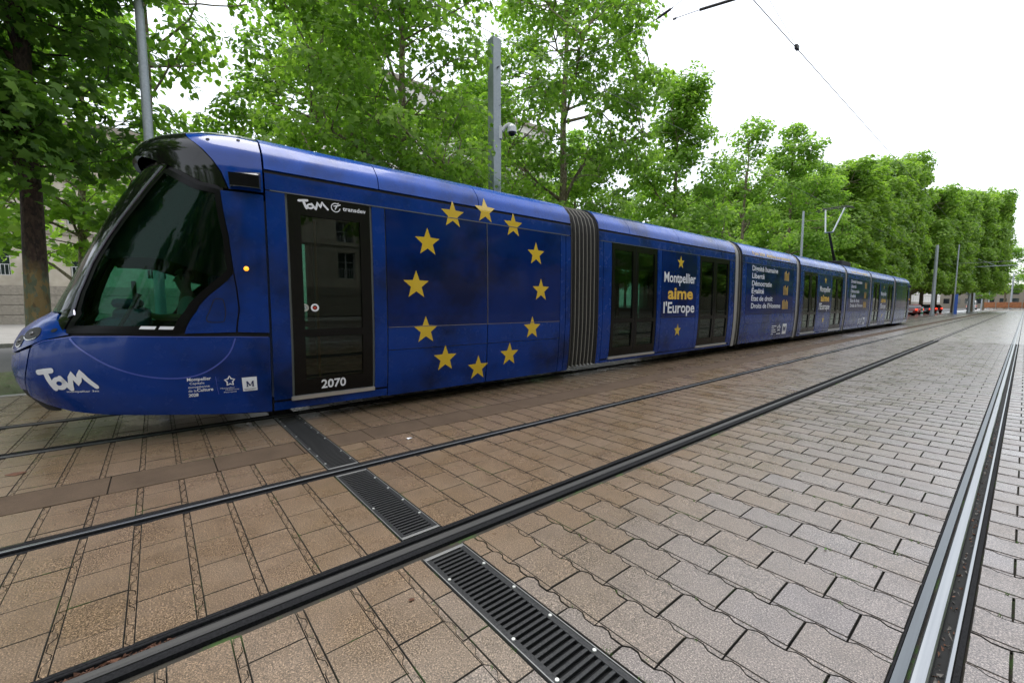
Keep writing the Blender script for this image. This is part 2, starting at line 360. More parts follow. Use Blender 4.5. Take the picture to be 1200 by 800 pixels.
# bricks -------------------------------------------------------------
BL, BH, AMP, WP = .302, .2525, .0105, .151
def wave(x):
    p = (x / WP) % 1.0
    if p < .20: return -AMP + 2 * AMP * p / .20
    if p < .42: return AMP
    if p < .62: return AMP - 2 * AMP * (p - .42) / .20
    return -AMP
def wave_pts(x0, x1, ph):
    xs = [x0]; k = math.floor((x0 - ph) / WP) - 1
    while k * WP + ph < x1:
        for f in (0, .20, .42, .62):
            x = (k + f) * WP + ph
            if x0 + .002 < x < x1 - .002: xs.append(x)
        k += 1
    return xs + [x1]
LED = .0190
def brick_geo(x0, x1, y0, y1, ph, fl0=False, fl1=False, simple=False, left=False):
    """one interlocking paver: raised rectangular top and, along both long edges, a lower ledge with a zigzag joint"""
    V, F = [], []; gp = .0022 if left else .0036; nS = []; wg, gr = (.0016, .0042) if left else (.0042, .0007)
    a0, a1 = x0 + gp, x1 - gp; p0 = y0 + (gp if fl0 else LED); p1 = y1 - (gp if fl1 else LED); bv = .002; zb = -.014
    def ring(pts, z): 
        k = len(V); V.extend([(x, y, z) for x, y in pts]); return list(range(k, k + len(pts)))
    top = ring([(a0 + bv, p0 + bv), (a1 - bv, p0 + bv), (a1 - bv, p1 - bv), (a0 + bv, p1 - bv)], 0)
    mid = ring([(a0, p0), (a1, p0), (a1, p1), (a0, p1)], -.0025); F.append(top)
    for i in range(4): nS.append((mid[i], mid[(i + 1) % 4], top[(i + 1) % 4], top[i]))
    if not simple:
        bot = ring([(a0, p0), (a1, p0), (a1, p1), (a0, p1)], zb)
        for i in range(4): nS.append((bot[i], bot[(i + 1) % 4], mid[(i + 1) % 4], mid[i]))
    for fl, yy, sg in ((fl0, y0, 1), (fl1, y1, -1)):
        if fl: continue
        xs = wave_pts(a0, a1, ph); e = yy + sg * (LED - gr)
        out = [(x, yy + wave(x - ph) + sg * wg) for x in xs]
        out = [(x, (min(y, e - .001) if sg > 0 else max(y, e + .001))) for x, y in out]
        inn = [(a0, e), (a1, e)]
        loop = (out + inn[::-1]) if sg > 0 else (inn + out[::-1])
        t = ring(loop, -.0035); F.append(t)
        if not simple:
            b = ring(loop, zb)
            for i in range(len(t)): nS.append((b[i], b[(i + 1) % len(t)], t[(i + 1) % len(t)], t[i]))
    return V, F, nS
FW = Vector((-math.sin(math.radians(50.19)) * math.cos(math.radians(4.915)), math.cos(math.radians(50.19)) * math.cos(math.radians(4.915)), -math.sin(math.radians(4.915))))
RT = Vector((math.cos(math.radians(50.19)), math.sin(math.radians(50.19)), 0)); UPV = RT.cross(FW)
def proj(x, y, z=0):
    d = Vector((x, y, z - 1.435)); q = d.dot(FW)
    if q < .1: return None
    return 600 + 500 * d.dot(RT) / q, 400 - 500 * d.dot(UPV) / q, q
def in_view(x, y, m=60):
    p = proj(x, y); return p and -m < p[0] < 1200 + m and p[1] < 800 + m
GY0, GY1 = 1.075, 1.355
ZONES = [(-10.15, -7.67, .0875), (-7.47, -6.235, .0875), (-6.035, -4.825, .0875), (-4.375, -3.79, .0875), (-3.635, -2.335, .0875), (-2.10, -.248, 2.21 - 9 * BH), (-.064, 2.7, 2.93 - 11 * BH)]
bricks = []
for zi, (zx0, zx1, ph) in enumerate(ZONES):
    k0 = math.floor((YB0 - ph) / BH); k = k0
    while ph + k * BH < YB1:
        y0, y1 = ph + k * BH, ph + (k + 1) * BH; fl0 = fl1 = False
        pieces = [(y0, y1, False, False)]
        if zx1 < 0 and y1 > GY0 and y0 < GY1:
            pieces = []
            if GY0 - y0 > .03: pieces.append((y0, GY0, False, True))
            if y1 - GY1 > .03: pieces.append((GY1, y1, True, False))
        off = (-.849 if (k + (zi == 5)) % 2 else -.698)
        i0 = math.floor((zx0 - off) / BL); cuts = []
        i = i0
        while off + i * BL < zx1:
            cuts.append((max(zx0, off + i * BL), min(zx1, off + (i + 1) * BL))); i += 1
        cuts = [c for c in cuts if c[1] - c[0] > .001]
        if len(cuts) > 1 and cuts[0][1] - cuts[0][0] < .07: cuts = [(cuts[0][0], cuts[1][1])] + cuts[2:]
        if len(cuts) > 1 and cuts[-1][1] - cuts[-1][0] < .07: cuts = cuts[:-2] + [(cuts[-2][0], cuts[-1][1])]
        for (a, b, f0, f1) in pieces:
            for (xa, xb) in cuts:
                bricks.append((xa, xb, a, b, f0, f1))
        k += 1
PH = -.849 % WP
pav = link('pavement', None, kind='structure')
def vis_size(b):
    xm, ym = (b[0] + b[1]) / 2, (b[2] + b[3]) / 2; p = proj(xm, ym)
    if not p or not in_view(xm, ym, 30): return 0
    return (b[1] - b[0]) * (b[3] - b[2]) / p[2] ** 3
order = sorted(range(len(bricks)), key=lambda i: -vis_size(bricks[i]))
solo = set(order[:300]); cache = {}
SV, SF, ST, SI = [], [], [], []
def tint_at(x, y):  # brick tone; its brown-to-grey drift is wet sky sheen put into the colour
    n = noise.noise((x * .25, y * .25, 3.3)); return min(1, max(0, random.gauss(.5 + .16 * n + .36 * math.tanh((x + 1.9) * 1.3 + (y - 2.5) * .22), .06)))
for i, (xa, xb, ya, yb, f0, f1) in enumerate(bricks):
    if not in_view((xa + xb) / 2, (ya + yb) / 2, 400) and ya > 6: continue
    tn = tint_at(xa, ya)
    if i in solo:
        full = abs(xb - xa - BL) < 1e-6 and abs(yb - ya - BH) < 1e-6
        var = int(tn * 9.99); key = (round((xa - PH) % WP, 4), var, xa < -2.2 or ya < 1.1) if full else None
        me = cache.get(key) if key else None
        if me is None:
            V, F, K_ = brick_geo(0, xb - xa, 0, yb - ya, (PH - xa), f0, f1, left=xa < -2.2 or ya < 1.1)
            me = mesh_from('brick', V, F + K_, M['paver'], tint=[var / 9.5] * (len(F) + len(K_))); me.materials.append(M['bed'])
            me.polygons.foreach_set('material_index', [0] * len(F) + [1] * len(K_))
            if key: cache[key] = me
        o = link('brick', me, pav, (xa, ya, random.uniform(-.0015, .0015))); o.rotation_euler = (random.uniform(-.004, .004), random.uniform(-.004, .004), 0)
    else:
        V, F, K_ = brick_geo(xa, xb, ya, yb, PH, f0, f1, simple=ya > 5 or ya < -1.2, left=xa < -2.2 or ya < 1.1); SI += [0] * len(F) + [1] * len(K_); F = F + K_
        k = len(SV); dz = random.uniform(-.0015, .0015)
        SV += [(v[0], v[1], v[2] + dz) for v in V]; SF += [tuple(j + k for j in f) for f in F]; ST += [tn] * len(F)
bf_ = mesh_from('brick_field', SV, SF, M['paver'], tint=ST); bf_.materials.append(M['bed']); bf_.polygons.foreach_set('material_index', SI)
link('brick_field', bf_, pav, kind='stuff')
# dark resin slab strip along the tram
strip = link('slab_strip', None, loc=(-4.6, 0, 0), kind='structure')
y = -2.46; sp_ = None
while y < 22:
    ya, yb = y + .004, y + .70 - .004
    if not (ya < GY1 and yb > GY0):
        if sp_ is None: sp_ = MB().box(-.214, .214, 0, .692, -.016, .0015, .004).out('slab', M['slab'], strip); sp_.location.y = ya
        else: q = sp_.copy(); C.objects.link(q); q.location.y = ya
    else:
        if GY0 - ya > .03: MB().box(-.214, .214, ya, GY0 - .004, -.016, .0015, .004).out('slab', M['slab'], strip)
        if yb - GY1 > .03: MB().box(-.214, .214, GY1 + .004, yb, -.016, .0015, .004).out('slab', M['slab'], strip)
    y += .70
sheet('far_slab_strip', -4.815, -4.385, 22.0, 300, .001, M['slab'], kind='structure')

# rails ---------------------------------------------------------------
def rail(x, side, label, bright, narrow=False, lipm=None, grp='grooved tram rails set in the paving'):
    """x: inner (groove side) edge of the head; side +1: groove lies at larger x"""
    t = thing('tram_rail', label, 'rail', (x, 0, 0), group=grp)
    def pr(name, pts, m, z0=-.03):
        V, F = [], []; n = len(pts)
        for yy in (-12, 0, 12, 40, 120, 380):
            for (a, z) in pts: V.append((a * side, yy, z))
        ns = 6
        for s_ in range(ns - 1):
            for i in range(n):
                q = (s_ * n + i, s_ * n + (i + 1) % n, (s_ + 1) * n + (i + 1) % n, (s_ + 1) * n + i)
                F.append(q if side > 0 else q[::-1])
        F.append(tuple(range(n)) if side < 0 else tuple(range(n))[::-1])
        link(name, mesh_from(name, V, F, m), t)
    if narrow:
        pr('rail_head', [(-.056, -.03), (-.056, -.002), (-.050, .002), (-.006, .0025), (0, -.001), (.002, -.03)], M['rubber'])
        pr('wear_band', [(-.034, .0015), (-.033, .0036), (-.011, .0036), (-.009, .0015)], bright)
    else: pr('rail_head', [(-.048, -.03), (-.048, -.002), (-.043, .003), (-.006, .0035), (0, -.001), (.002, -.03)], bright)
    pr('rail_flange', [(-.094, -.03), (-.094, -.001), (-.060, 0), (-.0595, -.03)], M['rail_side'] if lipm else M['rubber'])
    pr('rubber_strip', [(-.104, -.03), (-.104, .0005), (-.0965, .0005), (-.0965, -.03)], M['rubber'])
    pr('groove_floor', [(.002, -.030), (.002, -.0185), (.040, -.0185), (.040, -.030)], M['black'])
    pr('rail_lip', [(.040, -.03), (.040, -.003), (.043, 0), (.054, 0), (.056, -.003), (.056, -.03)], lipm or M['rubber'])
    pr('rubber_strip', [(.059, -.03), (.059, -.001), (.077, -.001), (.077, -.03)], M['rubber'])
    return t
rail(-7.575, 1, 'rail running under the far side of the blue tram', M['rail_dull'])
rail(-6.135, -1, 'dull rail running along the near wheels of the blue tram', M['rail_dull'])
rail(-3.700, 1, 'thin shiny rail crossing the drain grates, nearer the tram', M['rail_bright'], True)
rail(-2.260, -1, 'wide dark grooved rail passing between the two longest drain grates', M['rail_dull'])
rail(-.145, 1, 'bright polished rail with debris in its groove, rightmost in the picture', M['rail_bright'], False, M['rail_bright'])
# debris in the grooves
def debris(name, x, ys, cols, seed, label):
    r = random.Random(seed); mb = MB()
    for y in ys:
        a = r.uniform(.004, .012); q = Vector((x + r.uniform(-.012, .012), y, -.0165 + r.uniform(0, .006)))
        mb.add([q + Vector((r.uniform(-a, a), r.uniform(-a * 2, a * 2), r.uniform(-a, a))) for _ in range(4)], [(0, 1, 2), (0, 2, 3), (0, 3, 1), (1, 3, 2)])
    mb.out(name, cols, kind='stuff', label=label, cat='debris')
M['litterbrown'] = speckle('dead_leaf', (.05, .022, .012), (.13, .055, .03), 60, .9)
M['grit'] = speckle('grit', (.04, .035, .03), (.14, .13, .12), 90, .9)
debris('leaf_debris', -.125, [1.9 + random.random() ** 1.3 * 6 for _ in range(110)], M['litterbrown'], 3, 'brown leaf debris lying in the groove of the polished rail')
debris('grit_debris', -.125, [1.9 + random.random() * 7 for _ in range(120)], M['grit'], 4, 'pale grit in the groove of the polished rail')
debris('rust_debris', -2.281, [random.uniform(-.42, -.02) for _ in range(160)], M['litterbrown'], 5, 'rusty crumbs in the groove of the dark rail at the left')

# drain grates ----------------------------------------------------------
def grate(x0, x1, label, bolts=True, zincs=(1, 1)):
    t = thing('drain_grate', label, 'drain grate', (x0, 1.215, 0), group='slotted iron drain grates across the tracks')
    Lx = x1 - x0; hw = .118
    MB().box(0, Lx, -.132, .132, -.021, -.0195).out('channel', M['black'], t)
    for s_ in (-1, 1):
        MB().box(0, Lx, min(s_ * .126, s_ * .131), max(s_ * .126, s_ * .131), -.018, .003).out('zinc_edge', M['zinc'], t)
        MB().box(.004, Lx - .004, min(s_ * .097, s_ * .1245), max(s_ * .097, s_ * .1245), -.016, .001, .002).out('side_rail', M['iron'], t)
    for i, xx in enumerate((.003, Lx - .026)):
        MB().box(xx, xx + .023, -.125, .125, -.014, .0035, .002).out('end_plate', M['zinc'] if zincs[i] else M['iron'], t)
    n = int((Lx - .06) / .0352); p = None
    xs = [.03 + (Lx - .06) * (i + .5) / n for i in range(n)]
    for i, xx in enumerate(xs):
        if p is None: p = MB().box(-.0085, .0085, -.0975, .0975, -.014, 0, .0025).out('slat', M['iron'], t); p.location.x = xx
        else: q = p.copy(); C.objects.link(q); q.location.x = xx
    if bolts:
        b = None
        for xx in np.arange(.25, Lx, .26):
            for s_ in (-1, 1):
                if random.random() < .25: continue
                if b is None: b = MB().disc((0, 0, .0045), .0085, 'z', 10, .006).out('bolt', M['bolt'], t)
                else: b = b.copy(); C.objects.link(b)
                b.location = (xx, s_ * .111, 0)
    return t
grate(-6.03, -3.80, 'flat dark drain grate reaching out from under the tram')
grate(-3.62, -2.345, 'short slotted drain grate between the thin and the wide rail')
grate(-2.085, -.26, 'long slotted drain grate in the foreground with a pale end plate')

# small stuff on the ground
def tufts(name, spots, label, h=.03, n=26):
    mb = MB()
    for (x, y, r_) in spots:
        for _ in range(int(n * r_ / .05)):
            a = random.uniform(0, 2 * PI); rr = random.random() * r_; bx, by = x + rr * math.cos(a), y + rr * math.sin(a) * .5
            q = random.uniform(0, 2 * PI); hh = random.uniform(.4, 1) * h; wd = .0025
            mb.add([(bx - wd, by, -.01), (bx + wd, by, -.01), (bx + math.cos(q) * hh * .7, by + math.sin(q) * hh * .7, hh)], [(0, 1, 2)])
    return mb.out(name, M['blade'], kind='stuff', label=label, cat='grass')
random.seed(5)
tufts('moss', [(-1.93 + .02, 1.07, .05), (-.84, 1.365, .04), (-1.02, 1.365, .03), (-1.28, 1.07, .03)] + [(x, 1.07, .02) for x in np.arange(-3.6, -2.4, .05)] +
      [(x, 1.08 if random.random() < .6 else 1.36, .02) for x in np.arange(-5.6, -3.9, .12)] +
      [(random.uniform(-2.0, -.3), 2.21 - 9 * BH + BH * random.randint(2, 17), .012) for _ in range(60)] + [(random.uniform(-.0, .6), 2.93 + BH * random.randint(-4, 6), .012) for _ in range(20)] +
      [(random.uniform(-3.6, -2.4), .0875 + BH * random.randint(-3, 5), .012) for _ in range(24)], 'small green moss tufts growing in the joints of the paving', .014, 22)
sp = []
tufts('verge_grass', [(random.uniform(-13.9, -10.4), random.uniform(-5, 1.5), .12) for _ in range(420)], 'rough grass on the verge behind the tram nose', .09, 10)
def scrap(name, x, y, s_, m, label, cat, seed):
    r = random.Random(seed); n = 7
    V = [(s_ * (1 + r.uniform(-.3, .3)) * math.cos(2 * PI * i / n) * .7, s_ * (1 + r.uniform(-.3, .3)) * math.sin(2 * PI * i / n), r.uniform(.003, .012)) for i in range(n)] + [(0, 0, .012)]
    V += [(a, b, c - .0012) for a, b, c in V]; k = n + 1
    F = [(i, (i + 1) % n, n) for i in range(n)] + [((i + 1) % n + k, i + k, n + k) for i in range(n)] + [(i, i + k, (i + 1) % n + k, (i + 1) % n) for i in range(n)]
    link(name, mesh_from(name, V, F, m), loc=(x, y, .001), label=label, cat=cat)
scrap('paper_scrap', -4.15, 2.02, .035, M['white'], 'small white paper scrap lying between the tram and the thin rail', 'litter', 1)
scrap('fallen_leaf', -5.4, -.98, .06, M['litterbrown'], 'dry brown leaf on the paving in front of the tram nose', 'leaf', 2)
scrap('fallen_leaf', -1.82, .88, .014, M['litterbrown'], 'tiny orange leaf on a paver left of the long drain grate', 'leaf', 3)
scrap('fallen_leaf', -.66, 2.95, .012, M['blade'], 'tiny dark leaf on the grey pavers between the wide and the polished rail', 'leaf', 4)

# ================================================================== the tram
TX = -6.84
PV = [.10, .15, .5, 1.0, 1.3, 2.2, 2.9, 3.1, 3.3, 3.45, 3.7, 4.0, 4.5]
PW = [1.22, 1.245, 1.29, 1.32, 1.325, 1.325, 1.31, 1.265, 1.12, .95, .72, .45, 0.]
PZ = [.10, .15, .5, 1.0, 1.3, 2.2, 2.9, 3.1, 3.275, 3.36, 3.42, 3.455, 3.475]
YV = [.10, .18, .33, .52, .67, .80, .97, 1.06, 1.18, 1.28, 1.35, 1.64, 1.94, 2.32, 2.66, 2.93, 3.14]
YY = [-.50, -.67, -.98, -1.12, -1.17, -1.19, -1.17, -1.15, -1.09, -.98, -.87, -.73, -.60, -.42, -.24, -.07, .08]
VV = [2.6, 2.95, 3.1, 3.19, 3.24, 3.33, 3.45, 3.7, 4.0, 4.5]
VY = [.0, -.08, -.11, -.105, -.075, .02, .20, .42, .58, .66]
GV = np.linspace(.1, 4.5, 881)
def smooth(xp, yp, k=5):
    a = np.interp(GV, xp, yp); p = np.pad(a, k, mode='edge'); ker = np.hanning(2 * k + 3)[1:-1]; ker /= ker.sum()
    return np.convolve(p, ker, 'valid')
GW, GZ, GY, GVY = smooth(PV, PW, 12), smooth(PV, PZ, 12), smooth(YV, YY, 6), smooth(VV, VY, 8)
def surf0(a, v, vis=False):
    w_ = np.interp(v, GV, GW); z = np.interp(v, GV, GZ); yt = np.interp(v, GV, GVY if vis else GY)
    s_ = 1. if a >= 0 else -1.; u = abs(a)
    if u >= 1: return Vector((s_ * w_, 1 + (u - 1) * 2.2, z))
    th = u * PI / 2
    return Vector((s_ * w_ * math.sin(th) ** (1 / 1.1), 1 - (1 - yt) * math.cos(th) ** (1 / 1.1), z))
def surf(a, v, off=0., vis=False):
    p = surf0(a, v, vis)
    if off == 0: return p
    e = .004; ua = a + e, a - e; q = surf0(ua[0], v, vis) - surf0(ua[1], v, vis); r = surf0(a, v + .01, vis) - surf0(a, v - .01, vis)
    n = q.cross(r)
    if n.length < 1e-9: n = Vector((0, 0, 1))
    n.normalize(); return p + n * off
def ya(y): return 1 + (y - 1) / 2.2
XF = [Matrix.Identity(4)]                    # rear cab: the same shapes turned round
def place(V): return [tuple(XF[0] @ Vector(p)) for p in V]
def patch(name, pts, off, th, m, parent, vis=False, da=.035, dv=.08, angle=30, mirror=False):
    """a panel of the tram's skin: outline pts in surface coordinates (a along the side, v up), th thick"""
    if mirror: pts = [(-a, v) for a, v in pts]
    ar = sum(pts[i][0] * pts[(i + 1) % len(pts)][1] - pts[(i + 1) % len(pts)][0] * pts[i][1] for i in range(len(pts)))
    if ar < 0: pts = pts[::-1]
    bm = bmesh.new(); vs = [bm.verts.new((a, v, 0)) for a, v in pts]; bm.faces.new(vs)
    amin, amax = min(p[0] for p in pts), max(p[0] for p in pts); vmin, vmax = min(p[1] for p in pts), max(p[1] for p in pts)
    cuts = []
    a = math.ceil(amin / da) * da
    while a < min(amax, 1.03):
        if a > -1.03: cuts.append(((a, 0, 0), (1, 0, 0)))
        a += da
    v = math.ceil(vmin / dv) * dv
    while v < vmax:
        cuts.append(((0, v, 0), (0, 1, 0))); v += dv if not (2.8 < v < 3.8 or (1.0 < v < 1.45 and amin < .9) or v < .55 and amin < .9) else dv * .5
    for co, no in cuts: bmesh.ops.bisect_plane(bm, geom=bm.verts[:] + bm.edges[:] + bm.faces[:], plane_co=co, plane_no=no, dist=1e-5)
    bm.verts.index_update(); V, F = [], []; n = len(bm.verts)
    for vv in bm.verts: V.append(surf(vv.co.x, vv.co.y, off, vis))
    F = [[q.index for q in f.verts] for f in bm.faces]
    if th > 0:
        for vv in bm.verts: V.append(surf(vv.co.x, vv.co.y, off - th, vis))
        F += [[q.index + n for q in f.verts][::-1] for f in bm.faces]
        for e in bm.edges:
            if len(e.link_loops) == 1:
                l = e.link_loops[0]; i, j = l.vert.index, l.link_loop_next.vert.index; F.append((j, i, i + n, j + n))
    bm.free(); return link(name, mesh_from(name, place(V), F, m, True, angle), parent)
def rect(y0, y1, v0, v1): return [(ya(y0), v0), (ya(y1), v0), (ya(y1), v1), (ya(y0), v1)]
GAP = .005
def panel(name, y0, y1, v0, v1, m, parent, mirror=False, th=.02, off=0., **kw):
    return patch(name, rect(y0 + GAP, y1 - GAP, v0 + GAP, v1 - GAP), off, th, m, parent, mirror=mirror, **kw)
def metric(a, v, vis=False):
    return max((surf0(a + .005, v, vis) - surf0(a - .005, v, vis)).length / .01, .2)
def stroke(name, pts, wd, off, m, parent, mirror=False, vis=False, closed=False, th=.0, mb=None, sub=.03, rnd=False):
    """a strip of width wd metres following a polyline in surface coordinates"""
    P = []
    if name in ('style_line', 'hatch_line'):
        for _ in range(3):
            c_ = pts + ([pts[0]] if closed else []); o_ = []
            for i in range(len(c_) - 1): (p0, p1), (q0, q1) = c_[i], c_[i + 1]; o_ += [(p0 * .75 + q0 * .25, p1 * .75 + q1 * .25), (p0 * .25 + q0 * .75, p1 * .25 + q1 * .75)]
            pts = o_ if closed else [pts[0]] + o_ + [pts[-1]]
    q = pts + ([pts[0]] if closed else [])
    for i in range(len(q) - 1):
        (a0, v0), (a1, v1) = q[i], q[i + 1]; n = max(1, int(max(abs(a1 - a0) * 1.6, abs(v1 - v0)) / sub))
        P += [(a0 + (a1 - a0) * k / n, v0 + (v1 - v0) * k / n) for k in range(n)]
    P.append(q[-1]); V, F = [], []; own = mb is None
    if own: mb = MB()
    sg = -1 if mirror else 1
    for i, (a, v) in enumerate(P):
        a0, v0 = P[max(i - 1, 0)]; a1, v1 = P[min(i + 1, len(P) - 1)]
        if closed and i in (0, len(P) - 1): a0, v0 = P[-2]; a1, v1 = P[1]
        mm = metric(a, v, vis); dx, dy = (a1 - a0) * mm, v1 - v0; l = math.hypot(dx, dy) or 1; nx, ny = -dy / l, dx / l
        for s_ in (-.5, .5):
            aa, vv = a + s_ * wd * nx / mm, v + s_ * wd * ny; V.append(surf(sg * aa, vv, off, vis))
    n = len(P)
    for i in range(n - 1):
        f = (2 * i, 2 * i + 2, 2 * i + 3, 2 * i + 1); F.append(f if mirror else f[::-1])
    F = [f[::-1] for f in F]
    if th > 0:
        k = len(V); V += [v_ - (v_ - Vector((0, 2, 1.5))).normalized() * th for v_ in V]
        F += [(2 * i, 2 * i + k, 2 * i + 2 + k, 2 * i + 2) for i in range(n - 1)] + [(2 * i + 1, 2 * i + 3, 2 * i + 3 + k, 2 * i + 1 + k) for i in range(n - 1)]
    if rnd:
        for (a, v), s0 in ((P[0], 0), (P[-1], 1)):
            k = len(V); mm = metric(a, v); V.append(surf(sg * a, v, off + .0003))
            for j in range(10):
                t = 2 * PI * j / 10; V.append(surf(sg * (a + .5 * wd * math.cos(t) / mm), v + .5 * wd * math.sin(t), off + .0003))
            F += [(k, k + 1 + j, k + 1 + (j + 1) % 10) for j in range(10)]
    mb.add(place(V), F)
    if own: return mb.out(name, m, parent)
_tc = {}
def text_geo(s, bold=0.):
    if (s, bold) in _tc: return _tc[(s, bold)]
    cu = bpy.data.curves.new('t', 'FONT'); cu.body = s; cu.size = 1; cu.offset = bold; cu.resolution_u = 3
    o = bpy.data.objects.new('t', cu); C.objects.link(o); dg = bpy.context.evaluated_depsgraph_get(); dg.update()
    me = bpy.data.meshes.new_from_object(o.evaluated_get(dg)); V = [v.co.copy() for v in me.vertices]; F = [tuple(p.vertices) for p in me.polygons]
    bpy.data.objects.remove(o); bpy.data.curves.remove(cu); bpy.data.meshes.remove(me); _tc[(s, bold)] = (V, F); return V, F
def lettering(s, y0, y1, v0, h, m, parent, off=.003, bold=0., mirror=False, name='lettering', a_start=None, rot=False, shear=0.):
    """text fitted between stations y0 and y1 on the side, baseline v0, capital height h (rot: reads upwards)"""
    V, F = text_geo(s, bold)
    x0, x1 = min(v.x for v in V), max(v.x for v in V); out = []
    capH = .70
    for v in V:
        t = (v.x - x0) / (x1 - x0); hh = v.y / capH * h
        if rot: y_, z_ = y1 - (v.y / capH) * (y1 - y0), v0 + t * h
        else: y_, z_ = y0 + t * (y1 - y0) + shear * hh, v0 + hh
        if mirror: y_ = y0 + y1 - y_
        if a_start is not None:
            a = a_start[0] + t * (a_start[1] - a_start[0])
        else: a = ya(y_) if y_ >= 1 else AOFY(y_, z_)
        out.append(surf(-a if mirror else a, z_, off))
    return link(name, mesh_from(name, place(out), F, m), parent)
def AOFY(y, v):
    yt = np.interp(v, GV, GY); t = (1 - y) / (1 - yt); return math.acos(max(0, min(1, t ** 1.1))) / (PI / 2)
def star(yc, vc, r, parent, m=None, mirror=False, off=.004, inner=.42, rot=0):
    P = []
    for i in range(10):
        q = PI / 2 + i * PI / 5 + rot; rr = r if i % 2 == 0 else r * inner; P.append((ya(yc + rr * math.cos(q)), vc + rr * math.sin(q)))
    return patch('star', P, off, 0, m or M['star'], parent, mirror=mirror, dv=.04)

tram = thing('tram', 'long dark blue articulated tram with a ring of yellow stars and white lettering', 'tram', (TX, 0, 0))
YE = 43.4                                     # rear cab is the front cab turned round about YE / 2

def double_door(y0, y1, mir, leaves=2, detail=True):
    d = patch('door', rect(y0 + .01, y1 - .01, .345, 2.70), -.03, .012, M['glass'], tram, mirror=mir)
    z0, z1 = .34, 2.705; fr = MB()
    def bar(nm, ya0, yb0, za, zb, m, off=-.006, th=.03): patch(nm, rect(ya0, yb0, za, zb), off, th, m, d, mirror=mir)
    ym = (y0 + y1) / 2
    lv = [(y0 + .01, y1 - .01)] if leaves == 1 else [(y0 + .01, ym - .006), (ym + .006, y1 - .01)]
    for (a, b) in lv:
        sd_ = .13 if leaves == 1 else .095
        bar('door_frame', a, a + sd_, z0, z1, M['dframe']); bar('door_frame', b - sd_, b, z0, z1, M['dframe'])
        bar('door_frame', a + sd_, b - sd_, z0, z0 + .19, M['dframe']); bar('door_frame', a + sd_, b - sd_, z1 - (.22 if leaves == 1 else .12), z1, M['dframe'])
        bar('door_frame', a + sd_, b - sd_, 1.05, 1.14, M['dframe'])
    if leaves == 2: patch('door_seal', rect(ym - .0055, ym + .0055, z0, z1), -.003, .03, M['rubber'], d, mirror=mir)
    patch('door_step', rect(y0 - .03, y1 + .01, .292, .338), .022, .05, M['alu'], d, mirror=mir, dv=1)
    return d
def module_common(y0, y1, roofseams):
    for mir in (False, True):
        ys = [y0] + roofseams + [y1]
        for i in range(len(ys) - 1):
            patch('roof_cover', [(ya(ys[i] + .006), 2.945), (ya(ys[i + 1] - .006), 2.945), (ya(ys[i + 1] - .006), 4.49), (ya(ys[i] + .006), 4.49)], .0, .03, M['bluelit'], tram, mirror=mir)
        patch('cantrail', rect(y0 + .004, y1 - .004, 2.905, 2.94), -.02, .02, M['seam'], tram, mirror=mir)
        patch('inner_shell', rect(y0 + .02, y1 - .02, .25, .34), -.03, .02, M['seam'], tram, mirror=mir)
        panel('cantrail_panel', y0, y1, 2.715, 2.905, M['blue'], tram, mir)
        stroke('drip_rail', [(ya(y0 + .05), 2.714), (ya(y1 - .05), 2.714)], .012, .006, M['pillar'], tram, mir)
    MB().box(-1.22, 1.22, y0 + .05, y1 - .05, .30, .345).out('floor', M['inside'], tram)
    MB().box(-1.25, 1.25, y0 + .05, y1 - .05, 2.52, 2.56).out('ceiling', M['ceiling'], tram)
    MB().box(-1.05, 1.05, y0 + .1, y1 - .1, .085, .298).out('underframe', M['under'], tram)
def solid_back(y0, y1, v0=.34, v1=2.72, both=True):
    for mir in (False, True):
        patch('inner_wall', rect(y0, y1, v0, v1), -.035, .02, M['inside'], tram, mirror=mir)
def wheelset(y):
    t = MB()
    for x in (-.74, .74):
        t.disc((x, y, .28), .275, 'x', 24, .12)
    t.tube([(-.7, y, .28), (.7, y, .28)], .06, 8)
    t.out('wheel', M['under'], tram)
def bogie(y):
    wheelset(y - .85); wheelset(y + .85)
    for x in (-1.02, .92): MB().box(x, x + .1, y - 1.1, y + 1.1, .14, .34, .02).out('bogie_frame', M['under'], tram)

